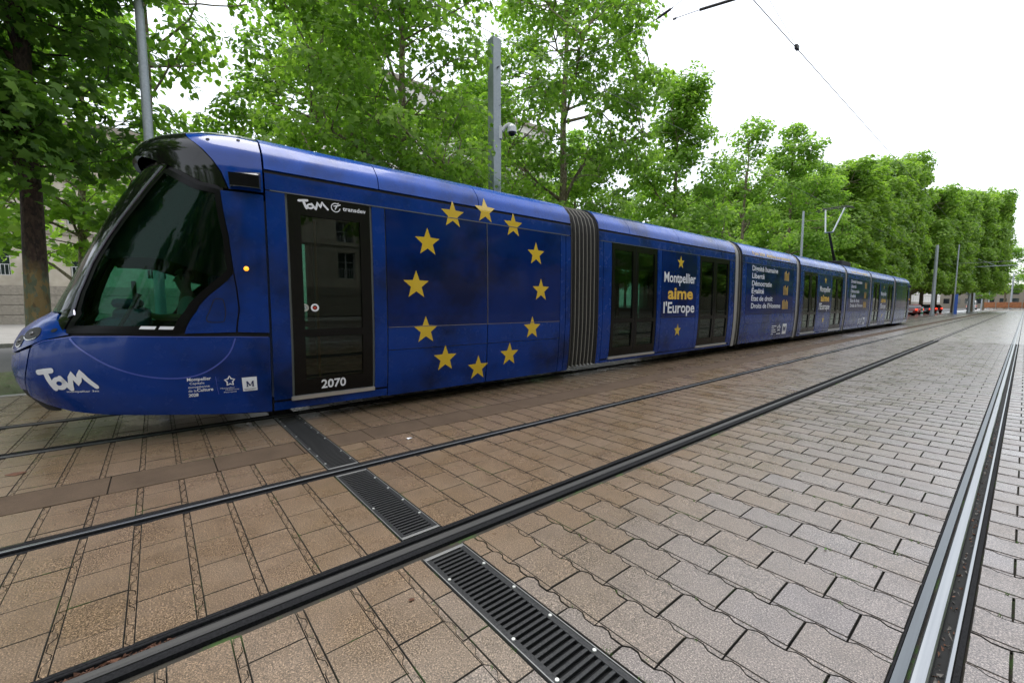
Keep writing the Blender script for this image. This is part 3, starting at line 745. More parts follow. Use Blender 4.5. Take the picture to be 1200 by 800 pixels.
def motor_car(full):
    """cab car, stations y = nose .. 6.05"""
    module_common(1.01, 6.04, [2.34, 3.95])
    for mir in (False, True):
        fs = full and not mir
        panel('side_panel', 1.01, 1.215, .31, 2.71, M['blue'], tram, mir)
        d = double_door(1.23, 2.21, mir, 1)
        panel('side_panel', 2.225, 2.405, .31, 2.71, M['blue'], tram, mir)
        panel('skirt', 1.01, 2.405, .185, .29, M['blue'], tram, mir)
        for (a, b) in ((2.41, 4.085), (4.095, 5.75)):
            panel('window_panel', a, b, 1.13, 2.71, M['bluewin'], tram, mir, off=.002)
            panel('side_panel', a, b, .815, 1.13, M['blue'], tram, mir)
            panel('side_panel', a, b, .175, .815, M['blue'], tram, mir)
        stroke('window_trim', [(ya(2.42), 1.13), (ya(5.75), 1.13)], .009, .006, M['pillar'], tram, mir)
        stroke('window_trim', [(ya(4.09), 1.14), (ya(4.09), 2.70)], .009, .006, M['pillar'], tram, mir)
        panel('side_panel', 5.755, 5.90, .175, 2.71, M['blue'], tram, mir)
        panel('side_panel', 5.905, 6.04, .175, 2.71, M['blue'], tram, mir)
        if fs:
            lettering('2070', 1.54, 1.84, .40, .105, M['white'], d, off=.0, bold=.025)
            for (yy, col) in ((1.375, M['alu']), (1.49, M['white'])):
                stroke('sticker', [(ya(yy + .038 * math.cos(t)), 1.40 + .038 * math.sin(t)) for t in np.linspace(0, 2 * PI, 13)[:-1]], .02, -.012, col, d, closed=True)
            lettering('x', 1.465, 1.515, 1.385, .04, M['orange2'], d, off=-.012, bold=.03)
            lettering('@', 1.352, 1.398, 1.385, .035, M['white'], d, off=-.012)
            lettering('transdev', 1.86, 2.15, 2.60, .05, M['white'], d, off=.0, bold=.02)
            stroke('emblem', [(ya(1.775 + .052 * math.cos(t)), 2.625 + .052 * math.sin(t)) for t in np.linspace(.9, 2 * PI - .1, 14)], .011, .0, M['white'], d)
            stroke('emblem', [(ya(1.75), 2.64), (ya(1.80), 2.65), (ya(1.835), 2.668)], .013, .0005, M['white'], d)
            stroke('emblem', [(ya(1.765), 2.60), (ya(1.79), 2.645)], .013, .001, M['white'], d)
            stroke('emblem', [(ya(1.80), 2.672), (ya(1.812), 2.682)], .014, .001, M['white'], d)
            k = (1.35, .33 / 10.2, 2.56, .11 / 6.2)
            tam_logo(lambda X, Y: (ya(k[0] + X * k[1]), k[2] + Y * k[3]), .024, .0, d)
            for (ys, vs) in ((3.46, 2.76), (4.06, 2.90), (4.63, 2.74), (5.14, 2.31), (5.26, 1.69), (5.06, 1.03), (4.56, .60), (3.92, .43), (3.31, .63), (2.98, 1.07), (2.84, 1.71), (3.03, 2.32)):
                star(ys, vs, .205, tram)
    solid_back(1.02, 1.26); solid_back(2.18, 6.0)
    bogie(4.3)
    # ---- nose
    for mir in (False, True):
        sgn = -1 if mir else 1
        def pt(nm, P, m, off=0., th=.02, **kw): return patch(nm, P, off, th, m, tram, mirror=mir, **kw)
        win = [(.425, 1.165), (.395, 1.27), (.352, 1.36), (.325, 1.56), (.318, 1.85), (.342, 2.14), (.382, 2.38), (.43, 2.64), (.47, 2.87), (.53, 2.835), (.60, 2.775), (.70, 2.69), (.806, 2.655), (.862, 2.18), (.889, 1.80), (.87, 1.705), (.842, 1.62), (.812, 1.53), (.79, 1.43), (.778, 1.32), (.775, 1.145), (.633, 1.15), (.499, 1.165)]
        wp = pt('cab_window', win, M['cabglass'], -.006, .008)
        patch('sun_blind', [(.365, 1.92), (.50, 1.93), (.61, 1.92), (.70, 1.86), (.80, 1.765), (.868, 1.73), (.874, 1.8), (.856, 2.18), (.80, 2.645), (.70, 2.67), (.60, 2.755), (.475, 2.84), (.44, 2.64), (.392, 2.38), (.352, 2.14), (.335, 1.95)], -.03, .004, M['border'], wp, mirror=mir)
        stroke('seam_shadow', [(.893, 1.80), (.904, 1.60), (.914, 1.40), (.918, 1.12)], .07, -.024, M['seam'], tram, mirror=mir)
        fritp = [((a - .62) * .975 + .62, (v - 1.9) * .975 + 1.9) for a, v in win]
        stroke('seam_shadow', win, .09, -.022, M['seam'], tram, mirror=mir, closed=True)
        stroke('window_border', fritp, .05, -.002, M['border'], wp, mirror=mir, closed=True)
        stroke('window_border', [(.43, 1.2), (.52, 1.2), (.65, 1.19), (.775, 1.185)], .06, -.0025, M['border'], wp, mirror=mir)
        stroke('window_border', [(.885, 1.78), (.862, 1.715), (.832, 1.635), (.80, 1.53), (.775, 1.43), (.762, 1.32), (.76, 1.16)], .075, -.0015, M['border'], wp, mirror=mir)
        stroke('sticker', [(.655, 1.205), (.70, 1.20)], .03, .002, M['white'], wp, mirror=mir); stroke('sticker', [(.71, 1.20), (.75, 1.195)], .03, .002, M['white'], wp, mirror=mir)
        pt('door_quarter', [(.783, 1.135), (.786, 1.32), (.797, 1.43), (.819, 1.525), (.848, 1.61), (.876, 1.695), (.893, 1.77), (.904, 1.60), (.913, 1.40), (.916, 1.135)], M['blue'])
        stroke('hatch_line', [(.822, 1.25), (.835, 1.47), (.842, 1.5), (.862, 1.5), (.870, 1.47), (.882, 1.27), (.878, 1.245)], .008, .001, M['seam'], tram, mirror=mir, closed=True)
        pt('pillar_panel', [(.815, 2.65), (.870, 2.18), (.897, 1.77), (.909, 1.60), (.918, 1.40), (.921, 1.135), (.998, 1.115), (.998, 2.65)], M['blue'])
        pt('cab_skirt', [(.292, 1.02), (.276, .80), (.21, .58), (.20, .50), (.27, .43), (.37, .365), (.5, .32), (.7, .275), (.85, .23), (.998, .19), (.998, 1.065), (.918, 1.085), (.75, 1.105), (.633, 1.12), (.46, 1.125), (.35, 1.085)], M['blue'])
        pt('belt_seam', [(.29, 1.00), (.35, 1.06), (.46, 1.10), (.633, 1.10), (.75, 1.09), (.998, 1.05), (.998, 1.13), (.75, 1.15), (.633, 1.155), (.46, 1.17), (.35, 1.12)], M['seam'], -.02, .01)
        stroke('style_line', [(.45, 1.11), (.49, 1.02), (.531, .94), (.57, .86), (.609, .80), (.655, .735), (.705, .69), (.755, .668), (.804, .675), (.84, .72), (.871, .79), (.893, .87), (.906, .95), (.915, 1.07)], .014, .004, M['styl'], tram, mirror=mir)
        stroke('belt_trim', [(.30, 1.035), (.35, 1.083), (.46, 1.125), (.633, 1.12), (.75, 1.105), (.918, 1.085), (.995, 1.065)], .008, .003, M['styl'], tram, mirror=mir)
        # roof quarter, blue, and the camera pod on it
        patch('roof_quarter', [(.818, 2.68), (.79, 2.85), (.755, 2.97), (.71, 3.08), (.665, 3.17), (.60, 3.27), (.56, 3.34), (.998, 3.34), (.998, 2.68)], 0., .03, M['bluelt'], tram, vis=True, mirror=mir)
        for (a_, v_) in ((.74, 3.22), (.90, 3.27)):
            stroke('bolt', [(a_ + .006 * math.cos(t), v_ + .011 * math.sin(t)) for t in np.linspace(0, 2 * PI, 9)[:-1]], .018, .004, M['seam'], tram, mirror=mir, vis=True, closed=True)
        V, F = [], []                              # mirror-camera fairing: bulges out, open dark underside
        na, nv = 12, 8
        for i in range(na + 1):
            for j in range(nv + 1):
                s_, t_ = i / na, j / nv; a_ = .825 + .165 * s_; v_ = 2.69 + .20 * t_ * (.80 + .20 * s_)
                o_ = .002 + .10 * (min(1, s_ * 5) ** .5) * (min(1, (1 - s_) * 14)) * (1 - t_ ** 2.2) ** .6
                V.append(surf(sgn * a_, v_, o_, True))
        for i in range(na):
            for j in range(nv):
                f = (i * (nv + 1) + j, (i + 1) * (nv + 1) + j, (i + 1) * (nv + 1) + j + 1, i * (nv + 1) + j + 1); F.append(f if sgn > 0 else f[::-1])
        pod = link('camera_pod', mesh_from('camera_pod', place(V), F, M['podgrey'], True, 60), tram)
        stroke('pod_face', [(.835, 2.765), (.90, 2.765), (.975, 2.765)], .13, .104, M['border'], pod, mirror=mir, vis=True)
        # orange side lamp
        c_ = surf(sgn * .935, 1.83, .0); n_ = (surf(sgn * .935, 1.83, 1.) - c_)
        lm = MB().ball((c_.x, c_.y, c_.z), .026, 10, 8); lm.V = place(lm.V); lm.out('side_lamp', M['orange'], tram, True)
        # head lamps
        for (a_, v_, ra, rv) in ((.258, 1.15, .052, .062), (.187, 1.075, .036, .058)):
            h = pt('head_lamp', [(a_ + ra * math.cos(t), v_ + rv * math.sin(t) + .25 * (a_ - .1) * 0) for t in np.linspace(0, 2 * PI, 21)[:-1]], M['matt'], .004, .01, da=.02, dv=.03)
            stroke('lamp_trim', [(a_ + ra * math.cos(t), v_ + rv * math.sin(t)) for t in np.linspace(-2.6, -.6, 8)], .009, .007, M['alu'], h, mirror=mir)
            cc = surf(sgn * a_, v_, -.0); b_ = MB().ball((cc.x, cc.y, cc.z), .02, 12, 8); b_.V = place(b_.V); b_.out('lens', M['lens'], h, True)
        stroke('lamp_trim', [(.085, 1.0), (.12, 1.0)], .02, .006, M['alu'], tram, mirror=mir)
        patch('washer_cap', [(.368 + .013 * math.cos(t), 1.185 + .018 * math.sin(t)) for t in np.linspace(0, 2 * PI, 13)[:-1]], .004, .006, M['seam'], tram, mirror=mir, da=1, dv=1)
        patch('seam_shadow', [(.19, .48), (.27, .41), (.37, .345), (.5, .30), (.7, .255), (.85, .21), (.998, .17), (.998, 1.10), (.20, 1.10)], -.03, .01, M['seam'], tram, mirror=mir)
        # dark A pillar field and its grey stripe
        pt('pillar_black', [(.325, 1.28), (.24, 1.38), (.172, 1.86), (.172, 2.42), (.24, 2.95), (.22, 3.10), (.34, 3.05), (.475, 2.90), (.425, 2.64), (.375, 2.38), (.333, 2.14), (.31, 1.85), (.316, 1.56), (.342, 1.355), (.385, 1.265), (.41, 1.18)], M['gloss'], .001, .02)
        stroke('pillar_stripe', [(.36, 1.315), (.326, 1.37), (.303, 1.56), (.293, 1.85), (.315, 2.12), (.354, 2.38), (.395, 2.62), (.438, 2.90)], .035, .008, M['pillar'], tram, mirror=mir, th=.012)
    # symmetric pieces
    patch('windshield', [(-.25, 1.365), (0, 1.375), (.25, 1.365), (.18, 1.86), (.18, 2.42), (.25, 2.95), (.22, 3.10), (0, 3.14), (-.22, 3.10), (-.25, 2.95), (-.18, 2.42), (-.18, 1.86)], -.004, .008, M['wind'], tram, da=.03)
    hood = [(.14, .955), (.215, .995), (.285, 1.045), (.355, 1.10), (.44, 1.145), (.42, 1.165), (.385, 1.24), (.32, 1.275), (.24, 1.345), (.12, 1.358)]
    patch('hood', hood + [(0, 1.362)] + [(-a, v) for a, v in hood[::-1]] + [(0, .945)], 0, .02, M['blue'], tram, da=.02, dv=.04)
    bf = [(.205, .58), (.268, .80), (.283, 1.01), (.21, .965), (.14, .93)]
    patch('bumper', bf + [(0, .92)] + [(-a, v) for a, v in bf[::-1]] + [(0, .57)], 0, .02, M['blue'], tram, da=.02, dv=.06)
    lf = [(.26, .425), (.19, .495), (.198, .56)]
    patch('front_lip', [(.30, .36)] + lf + [(0, .55)] + [(-a, v) for a, v in lf[::-1]] + [(-.30, .36), (-.15, .33), (0, .32), (.15, .33)], -.006, .02, M['seam'], tram, da=.03, dv=.05)
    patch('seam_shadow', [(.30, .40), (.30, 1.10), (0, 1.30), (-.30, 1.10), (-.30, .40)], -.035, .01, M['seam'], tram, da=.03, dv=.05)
    vl = [(.42, 2.945), (.48, 2.905), (.53, 2.86), (.60, 2.795), (.70, 2.71), (.812, 2.675), (.783, 2.85), (.748, 2.97), (.703, 3.08), (.658, 3.17), (.593, 3.27), (.55, 3.345)]
    for mir in (False, True):
        patch('visor', [(0, 3.10), (.2, 3.08), (.33, 3.01)] + vl + [(.998, 3.345), (.998, 4.49), (0, 4.49)], .004, .045, M['gloss'], tram, vis=True, mirror=mir, da=.03)
    # cab interior
    cb = []
    def part(nm, mb, m, sm=False): mb.V = place(mb.V); return mb.out(nm, m, tram, sm)
    part('dashboard', MB().box(-.70, .70, -.48, -.18, .9, 1.30, .08).box(-.58, .62, -.36, -.04, 1.15, 1.40, .06).box(-.15, .62, -.36, -.10, 1.40, 1.50, .04), M['dash'])
    part('console', MB().tube([(.75, -.3, 1.2), (.78, -.12, 1.55)], .02).box(.62, .92, -.18, -.14, 1.48, 1.68, .01), M['gloss'])
    part('driver_seat', MB().box(-.16, .36, .10, .56, .84, .96, .04).box(-.13, .37, .52, .62, .9, 1.60, .05).box(0, .24, .54, .62, 1.62, 1.80, .04).box(0, .24, .2, .4, .35, .86), M['seatblue'])
    part('underframe', MB().box(-.9, .9, -.35, 1.1, .085, .34, .03), M['under'])
    part('cab_floor', MB().box(-.8, .8, -.05, 1.0, .36, .42), M['inside'])
    part('cab_ceiling', MB().box(-1.05, 1.05, .25, 1.0, 2.74, 2.80), M['matt'])
    part('cab_wall', MB().box(-1.26, 1.26, 1.0, 1.03, .36, 2.6), M['dash'])
    for sx in (-1, 1):
        part('grab_pole', MB().tube([(sx * .95, 1.62, .35), (sx * .95, 1.62, 2.5)], .017), M['polegrab'])
M['orange2'] = mat('red_print', (.6, .05, .03), .5)
M['styl'] = mat('style_line_blue', (.05, .085, .40), .35, coat=.5)
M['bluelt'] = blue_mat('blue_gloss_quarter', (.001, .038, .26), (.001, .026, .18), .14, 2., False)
M['podgrey'] = mat('pod_grey', (.02, .022, .028), .3, coat=.3)
def tam_logo(f, wd, off, parent):
    """hand-drawn tram company mark: T, round a, M; X 0..10.2, Y 0..6.2 (up)"""
    mb = MB()
    for i, P in enumerate(([(.3, 5.0), (2.4, 5.45), (4.5, 5.8)], [(2.6, 5.3), (3.1, 3.1), (4.0, .6)],
              [(5.9 + 1.45 * math.cos(t) - .2 * math.sin(t), 2.2 + 1.25 * math.sin(t) + .35 * math.cos(t)) for t in np.linspace(.2, 2 * PI + .2, 17)],
              [(6.6, 3.9), (7.7, 2.3), (8.6, .7)], [(8.7, .8), (9.2, 3.1), (9.6, 5.4), (10.4, 3.8), (11.2, 2.2), (11.5, 4.0), (11.9, 5.9), (13.2, 3.8), (14.9, 1.6)])):
        stroke('logo', [f(x * .685, y) for x, y in P], wd * (1.15 if i < 2 else .95), off + .0006 * i, M['white'], parent, mb=mb, rnd=True)
    return mb.out('logo', M['white'], parent)
motor_car(True)
# lettering on the front skirt
k0 = (.334, .203 / 10.2, .605, .215 / 6.2)
tam_logo(lambda X, Y: (k0[0] + X * k0[1], k0[2] + Y * k0[3] - .0032 * X), .046, .004, tram)
lettering('montpellier 3m', 0, 1, .575, .018, M['white'], tram, a_start=(.428, .538), off=.004, bold=.01)
for s_, y0, y1, v0, h, b_ in (('Montpellier', .215, .42, .632, .034, .02), ('Capitale', .235, .36, .592, .026, 0), ('européenne', .222, .405, .553, .026, 0), ('de la', .222, .29, .512, .026, 0), ('Culture', .295, .435, .512, .032, .02), ('2028', .222, .305, .462, .032, .03)):
    lettering(s_, y0, y1, v0, h, M['white'], tram, off=.004, bold=b_)
stroke('divider', [(AOFY(.47, .55), .46), (AOFY(.47, .55), .66)], .004, .004, M['styl'], tram)
stroke('emblem', [(AOFY(.585 + (.048 if i % 2 == 0 else .026) * math.cos(PI / 2 + i * PI / 5), .62), .60 + (.055 if i % 2 == 0 else .03) * math.sin(PI / 2 + i * PI / 5)) for i in range(10)], .014, .004, M['white'], tram, closed=True)
for s_, y0, y1, v0 in (('Montpellier', .50, .63, .518), ('Méditerranée', .545, .67, .497), ('Métropole', .53, .645, .472)):
    lettering(s_, y0, y1, v0, .014, M['white'], tram, off=.004)
patch('emblem_plate', [(AOFY(.705, .5), .468), (AOFY(.845, .5), .468), (AOFY(.845, .5), .625), (AOFY(.705, .5), .625)], .004, 0, M['white'], tram)
em_ = MB()
for i_, (P_, w_) in enumerate((([(0, 0), (0, 1)], .011), ([(0, 1), (.5, .15)], .013), ([(.5, .15), (1, 1)], .007), ([(1, 1), (1, 0)], .014), ([(-.18, .02), (.2, .02)], .006), ([(.8, .02), (1.2, .02)], .006), ([(-.18, .98), (.1, .98)], .006), ([(.9, .98), (1.2, .98)], .006))):
    stroke('logo', [(AOFY(.748 + .055 * x, .54), .518 + .06 * z) for x, z in P_], w_, .0055 + .0004 * i_, M['navy'], tram, mb=em_)
em_.out('logo', M['navy'], tram)
stroke('divider', [(AOFY(.715, .5), .492), (AOFY(.835, .5), .492)], .004, .0055, M['navy'], tram)
lettering('Montpellier', .725, .825, .476, .010, M['navy'], tram, off=.0055)

def door_car(y0, texts=True):
    y1 = y0 + 6.25
    module_common(y0, y1, [y0 + 1.05, y0 + 3.1, y0 + 5.2])
    for mir in (False, True):
        fs = not mir
        panel('side_panel', y0, y0 + .14, .23, 2.71, M['blue'], tram, mir)
        panel('side_panel', y0 + .145, y0 + .42, .31, 2.71, M['blue'], tram, mir)
        double_door(y0 + .43, y0 + 2.14, mir)
        panel('skirt', y0 + .145, y0 + 6.10, .225, .287, M['blue'], tram, mir)
        panel('side_panel', y0 + 2.15, y0 + 2.32, .30, 2.71, M['blue'], tram, mir)
        panel('window_panel', y0 + 2.325, y0 + 3.98, 1.13, 2.71, M['bluewin'], tram, mir, off=.002)
        panel('side_panel', y0 + 2.325, y0 + 3.98, .30, 1.125, M['blue'], tram, mir)
        panel('side_panel', y0 + 3.985, y0 + 4.15, .30, 2.71, M['blue'], tram, mir)
        double_door(y0 + 4.16, y0 + 5.92, mir)
        panel('side_panel', y0 + 5.93, y0 + 6.10, .31, 2.71, M['blue'], tram, mir)
        panel('side_panel', y0 + 6.105, y1, .23, 2.71, M['blue'], tram, mir)
        if fs and texts:
            lettering('Montpellier', y0 + 2.42, y0 + 3.92, 1.98, .235, M['white'], tram, bold=.018, off=.005)
            lettering('aime', y0 + 2.60, y0 + 3.80, 1.58, .28, M['yellow'], tram, bold=.03, off=.005)
            lettering("l'Europe", y0 + 2.42, y0 + 3.90, 1.24, .26, M['white'], tram, bold=.018, off=.005)
            star(y0 + 3.17, 2.47, .17, tram, off=.005); star(y0 + 3.12, .80, .17, tram, off=.005)
    for (a, b) in ((.02, .46), (2.11, 4.19), (5.89, 6.2)): solid_back(y0 + a, y0 + b)
    for yy in (y0 + .8, y0 + 1.8, y0 + 4.5, y0 + 5.6):
        MB().tube([(.6 * (1 if int(yy * 10) % 2 else -1), yy, .35), (.6 * (1 if int(yy * 10) % 2 else -1), yy, 2.5)], .017).out('grab_pole', M['polegrab'] if yy < y0 + 2 else M['alu'], tram)
    for yy in (y0 + 2.5, y0 + 3.3):
        for x in (-.8, .75):
            MB().box(x - .42, x + .42, yy, yy + .42, .72, .80, .03).box(x - .42, x + .42, yy + .40, yy + .47, .75, 1.35, .03).out('seat', M['seatblue'], tram)
def plain_car(y0, texts=True):
    y1 = y0 + 4.75
    module_common(y0, y1, [y0 + 2.4])
    for mir in (False, True):
        fs = not mir
        panel('side_panel', y0, y0 + .30, .23, 2.71, M['blue'], tram, mir)
        for (a, b) in ((.305, 2.80), (2.805, 4.45)):
            panel('window_panel', y0 + a, y0 + b, 1.13, 2.71, M['bluewin'], tram, mir, off=.002)
            panel('side_panel', y0 + a, y0 + b, .84, 1.13, M['blue'], tram, mir)
            panel('side_panel', y0 + a, y0 + b, .23, .84, M['blue'], tram, mir)
        panel('side_panel', y0 + 4.455, y1, .23, 2.71, M['blue'], tram, mir)
        if fs and texts:
            for i, (s_, wd) in enumerate((('Dignité humaine', 2.15), ('Liberté', .98), ('Démocratie', 1.62), ('Égalité', .98), ('État de droit', 1.75), ("Droits de l'Homme", 2.5))):
                lettering(s_, y0 + .72, y0 + .72 + wd, 2.50 - i * .235, .16, M['white'], tram, bold=.018, off=.005)
            for j, v_ in enumerate((2.28, 1.78, 1.28)):
                for q in range(4 + (j == 2)):
                    stroke('small_print', [(ya(y0 + 3.55 - .06 * j + .12 * q), v_), (ya(y0 + 3.55 - .06 * j + .12 * q), v_ + (.30, .34, .26, .32, .28)[q])], .055, .005, M['yellow'], tram)
            lettering('9 juin 2024', y0 + .75, y0 + 1.75, 3.00, .10, M['yellow'], tram, bold=.02, off=.005)
            lettering('élections européennes', y0 + 1.9, y0 + 4.05, 3.00, .10, M['yellow'], tram, bold=.02, off=.005)
            for q in range(5): stroke('small_print', [(ya(y0 + 2.6), .70 - .07 * q), (ya(y0 + 2.6 + (.42, .25, .36, .42, .2)[q]), .70 - .07 * q)], .025, .005, M['white'], tram)
            stroke('emblem', [(ya(y0 + 3.28 + (.15 if i % 2 == 0 else .08) * math.cos(PI / 2 + i * PI / 5)), .62 + (.12 if i % 2 == 0 else .065) * math.sin(PI / 2 + i * PI / 5)) for i in range(10)], .035, .005, M['white'], tram, closed=True)
            stroke('small_print', [(ya(y0 + 3.1), .42), (ya(y0 + 3.5), .42)], .03, .005, M['white'], tram)
            panel('emblem_plate', y0 + 3.62, y0 + 4.02, .38, .76, M['white'], tram, th=0, off=.005)
            lettering('M', y0 + 3.70, y0 + 3.94, .50, .16, M['navy'], tram, bold=.05, off=.0065)
    solid_back(y0 + .02, y1 - .02); bogie((y0 + y1) / 2)
door_car(6.86); plain_car(13.62); door_car(18.82); plain_car(25.42); door_car(30.55)
XF[0] = Matrix.Translation((0, YE, 0)) @ Matrix.Rotation(PI, 4, 'Z')
_mk = MB.out
def _out(self, *a, **k):
    return _mk(self, *a, **k)
n0 = len(tram.children)
motor_car(False)
XF[0] = Matrix.Identity(4)
# the rear car's box-built pieces were laid at the front stations: turn them round too
fixed = {'floor', 'ceiling', 'underframe', 'wheel', 'bogie_frame'}
keep_ = [o for o in list(tram.children)[n0:] if o.name.startswith('underframe') and max(v.co.y for v in o.data.vertices) > 20]
for o in list(tram.children)[n0:]:
    if o.name.split('.')[0] in fixed and o not in keep_:
        o.data.transform(Matrix.Translation((0, YE, 0)) @ Matrix.Rotation(PI, 4, 'Z'))
def bellows(y0, y1):
    n = max(3, int((y1 - y0) / .10)); V, F = [], []
    prof = [(sg * np.interp(v, GV, GW) - sg * .02, np.interp(v, GV, GZ) - .02) for sg, vs in ((1, np.linspace(.24, 4.5, 26)), (-1, np.linspace(4.5, .24, 26)[1:])) for v in vs]
    K = len(prof); cx, cz = 0, 1.8
    st = []
    for i in range(n * 4 + 1):
        ph = (i % 4); st.append((y0 + (y1 - y0) * i / (n * 4), (0, .0, .045, .045)[ph] if i < n * 4 else .0))
    for (yy, ins) in st:
        for (x, z) in prof:
            l = math.hypot(x - cx, z - cz); V.append((x - (x - cx) / l * ins, yy, z - (z - cz) / l * ins))
    for i in range(len(st) - 1):
        for j in range(K - 1): F.append((i * K + j, i * K + j + 1, (i + 1) * K + j + 1, (i + 1) * K + j))
    b = link('bellows', mesh_from('bellows', V, F, M['bellow'], True, 40), tram)
    p_ = None
    for i in range(n):
        ys_ = y0 + (y1 - y0) * (i + .125) / n
        if p_ is None: p_ = MB().tube([(x * 1.004, 0, z) for (x, z) in prof], .0085, 5).out('fold_trim', M['rib'], b); p_.location.y = ys_
        else: q = p_.copy(); C.objects.link(q); q.location.y = ys_
BJ = [(6.05, 6.85), (13.12, 13.61), (18.38, 18.81), (25.08, 25.41), (30.18, 30.54), (36.81, YE - 6.05)]
for (a, b) in BJ:
    bellows(a + .01, b - .01)
    for yy, s_ in ((a, -1), (b, 1)):
        pts = [(sg * (np.interp(v, GV, GW) - .012), yy, np.interp(v, GV, GZ) - .012) for sg, vs in ((1, np.linspace(.24, 4.5, 24)), (-1, np.linspace(4.5, .24, 24)[1:])) for v in vs]
        MB().tube(pts, .02, 5).out('end_ring', M['seam'] if yy > 7 else M['seam'], tram)
    if a > 6.1:
        mbx = MB(); P_ = [(np.interp(v, GV, GW) + .002, np.interp(v, GV, GZ) + .002) for v in np.linspace(.2, 4.4, 22)]
        for sg in (1, -1):
            k = len(mbx.V); V = [(sg * x, yy, z) for yy in (a + .02, a + .20) for (x, z) in P_]; n = len(P_)
            mbx.add(V, [(j, j + 1, n + j + 1, n + j) if sg < 0 else (n + j, n + j + 1, j + 1, j) for j in range(n - 1)])
        mbx.out('joint_cover', M['greycap'], tram, True)
# pantograph on the fourth car
pg = MB().box(-.6, .6, 27.4, 29.2, 3.42, 3.72, .02).out('pantograph_base', M['under'], tram)
pa = MB().tube([(0, 28.7, 3.7), (0, 27.3, 5.2)], [.075, .05], 8).out('lower_arm', M['matt'], pg)
MB().tube([(.42, 28.1, 6.5), (.16, 27.3, 5.2), (-.16, 27.3, 5.2), (-.42, 28.1, 6.5)], .04, 6).out('upper_arm', M['galv'], pg)
MB().tube([(-.8, 27.9, 6.46), (-.55, 27.9, 6.56), (.55, 27.9, 6.56), (.8, 27.9, 6.46)], .024, 6).tube([(-.8, 28.3, 6.46), (-.55, 28.3, 6.56), (.55, 28.3, 6.56), (.8, 28.3, 6.46)], .024, 6).tube([(.5, 27.9, 6.54), (.42, 28.3, 6.54)], .02, 5).tube([(-.5, 27.9, 6.54), (-.42, 28.3, 6.54)], .02, 5).out('contact_strip', M['matt'], pg)

# ================================================================== trees
LEAF_NEAR = (np.array([(0, -.06, 0), (.42, .0, -.05), (.30, .24, .0), (.60, .52, -.08), (.24, .56, .02), (0, 1.0, -.06), (-.24, .56, .02), (-.60, .52, -.08), (-.30, .24, 0), (-.42, .0, -.05), (0, .36, .07)]),
             np.array([(i, (i + 1) % 10, 10) for i in range(10)]))
LEAF_MID = (np.array([(0, 0, 0), (.50, .18, -.06), (.36, .60, -.02), (0, 1., -.05), (-.36, .60, -.02), (-.50, .18, -.06), (0, .4, .08)]),
            np.array([(i, (i + 1) % 6, 6) for i in range(6)]))
LEAF_FAR = (np.array([(0, 0, 0), (.48, .5, -.05), (0, 1., 0), (-.48, .5, .05)]), np.array([(0, 1, 2), (0, 2, 3)]))
def leaves(name, P, Nn, size, kind, m, tint, parent, rng):
    n = len(P); T, Fc = kind; k = len(T)
    Nn = Nn / (np.linalg.norm(Nn, axis=1, keepdims=True) + 1e-9)
    r = rng.normal(size=(n, 3)); U = np.cross(Nn, r); U /= np.linalg.norm(U, axis=1, keepdims=True) + 1e-9; W_ = np.cross(Nn, U)
    s_ = size * rng.uniform(.65, 1.3, n)
    V = P[:, None, :] + s_[:, None, None] * (T[None, :, 0, None] * U[:, None, :] + (T[None, :, 1, None] - .4) * W_[:, None, :] + T[None, :, 2, None] * Nn[:, None, :])
    F = (Fc[None] + (np.arange(n) * k)[:, None, None]).reshape(-1, 3)
    me = fast_mesh(name, V.reshape(-1, 3), F, m, np.repeat(tint, len(Fc)))
    return link(name, me, parent)
def clump_leaves(cs, rs, per, rng, flat=.55, norm_up=.9, centre=None):
    P, Nn, T = [], [], []
    for c, r in zip(cs, rs):
        n = max(6, int(per * (r / .7) ** 2 * rng.uniform(.7, 1.3)))
        d = rng.normal(size=(n, 3)); d /= np.linalg.norm(d, axis=1, keepdims=True); rad = r * rng.uniform(.25, 1, n) ** .5
        p = d * rad[:, None]; p[:, 2] *= flat; tw = rng.normal(size=3) * .25; p[:, 2] += p[:, 0] * tw[0] + p[:, 1] * tw[1] - .18 * (rad ** 2) / r
        P.append(p + c); nn = d * .8 + np.array([0, 0, norm_up]) + rng.normal(size=(n, 3)) * .55
        if centre is not None: o = np.asarray(c) - centre; nn = nn + .35 * o / (np.linalg.norm(o) + .1)
        Nn.append(nn); T.append(np.clip(rng.normal(.5, .2, n) + rng.normal(0, .13) + d[:, 2] * .12, 0, 1))
    return np.concatenate(P), np.concatenate(Nn), np.concatenate(T)
def limb(mb, a, b, r0, r1, rng, n=6, wob=.12, bow=.0, seg=6):
    a, b = np.array(a, float), np.array(b, float); L_ = np.linalg.norm(b - a); pts, rr = [], []
    off = rng.normal(size=3) * wob * L_ * .35
    for i in range(n + 1):
        t = i / n; p = a + (b - a) * t; p = p + off * math.sin(PI * t) + rng.normal(size=3) * wob * L_ * .04 * (0 < i < n); p[2] += bow * L_ * math.sin(PI * t) * .5
        pts.append(p); rr.append(r0 + (r1 - r0) * t ** .8)
    mb.tube(pts, rr, seg); return pts
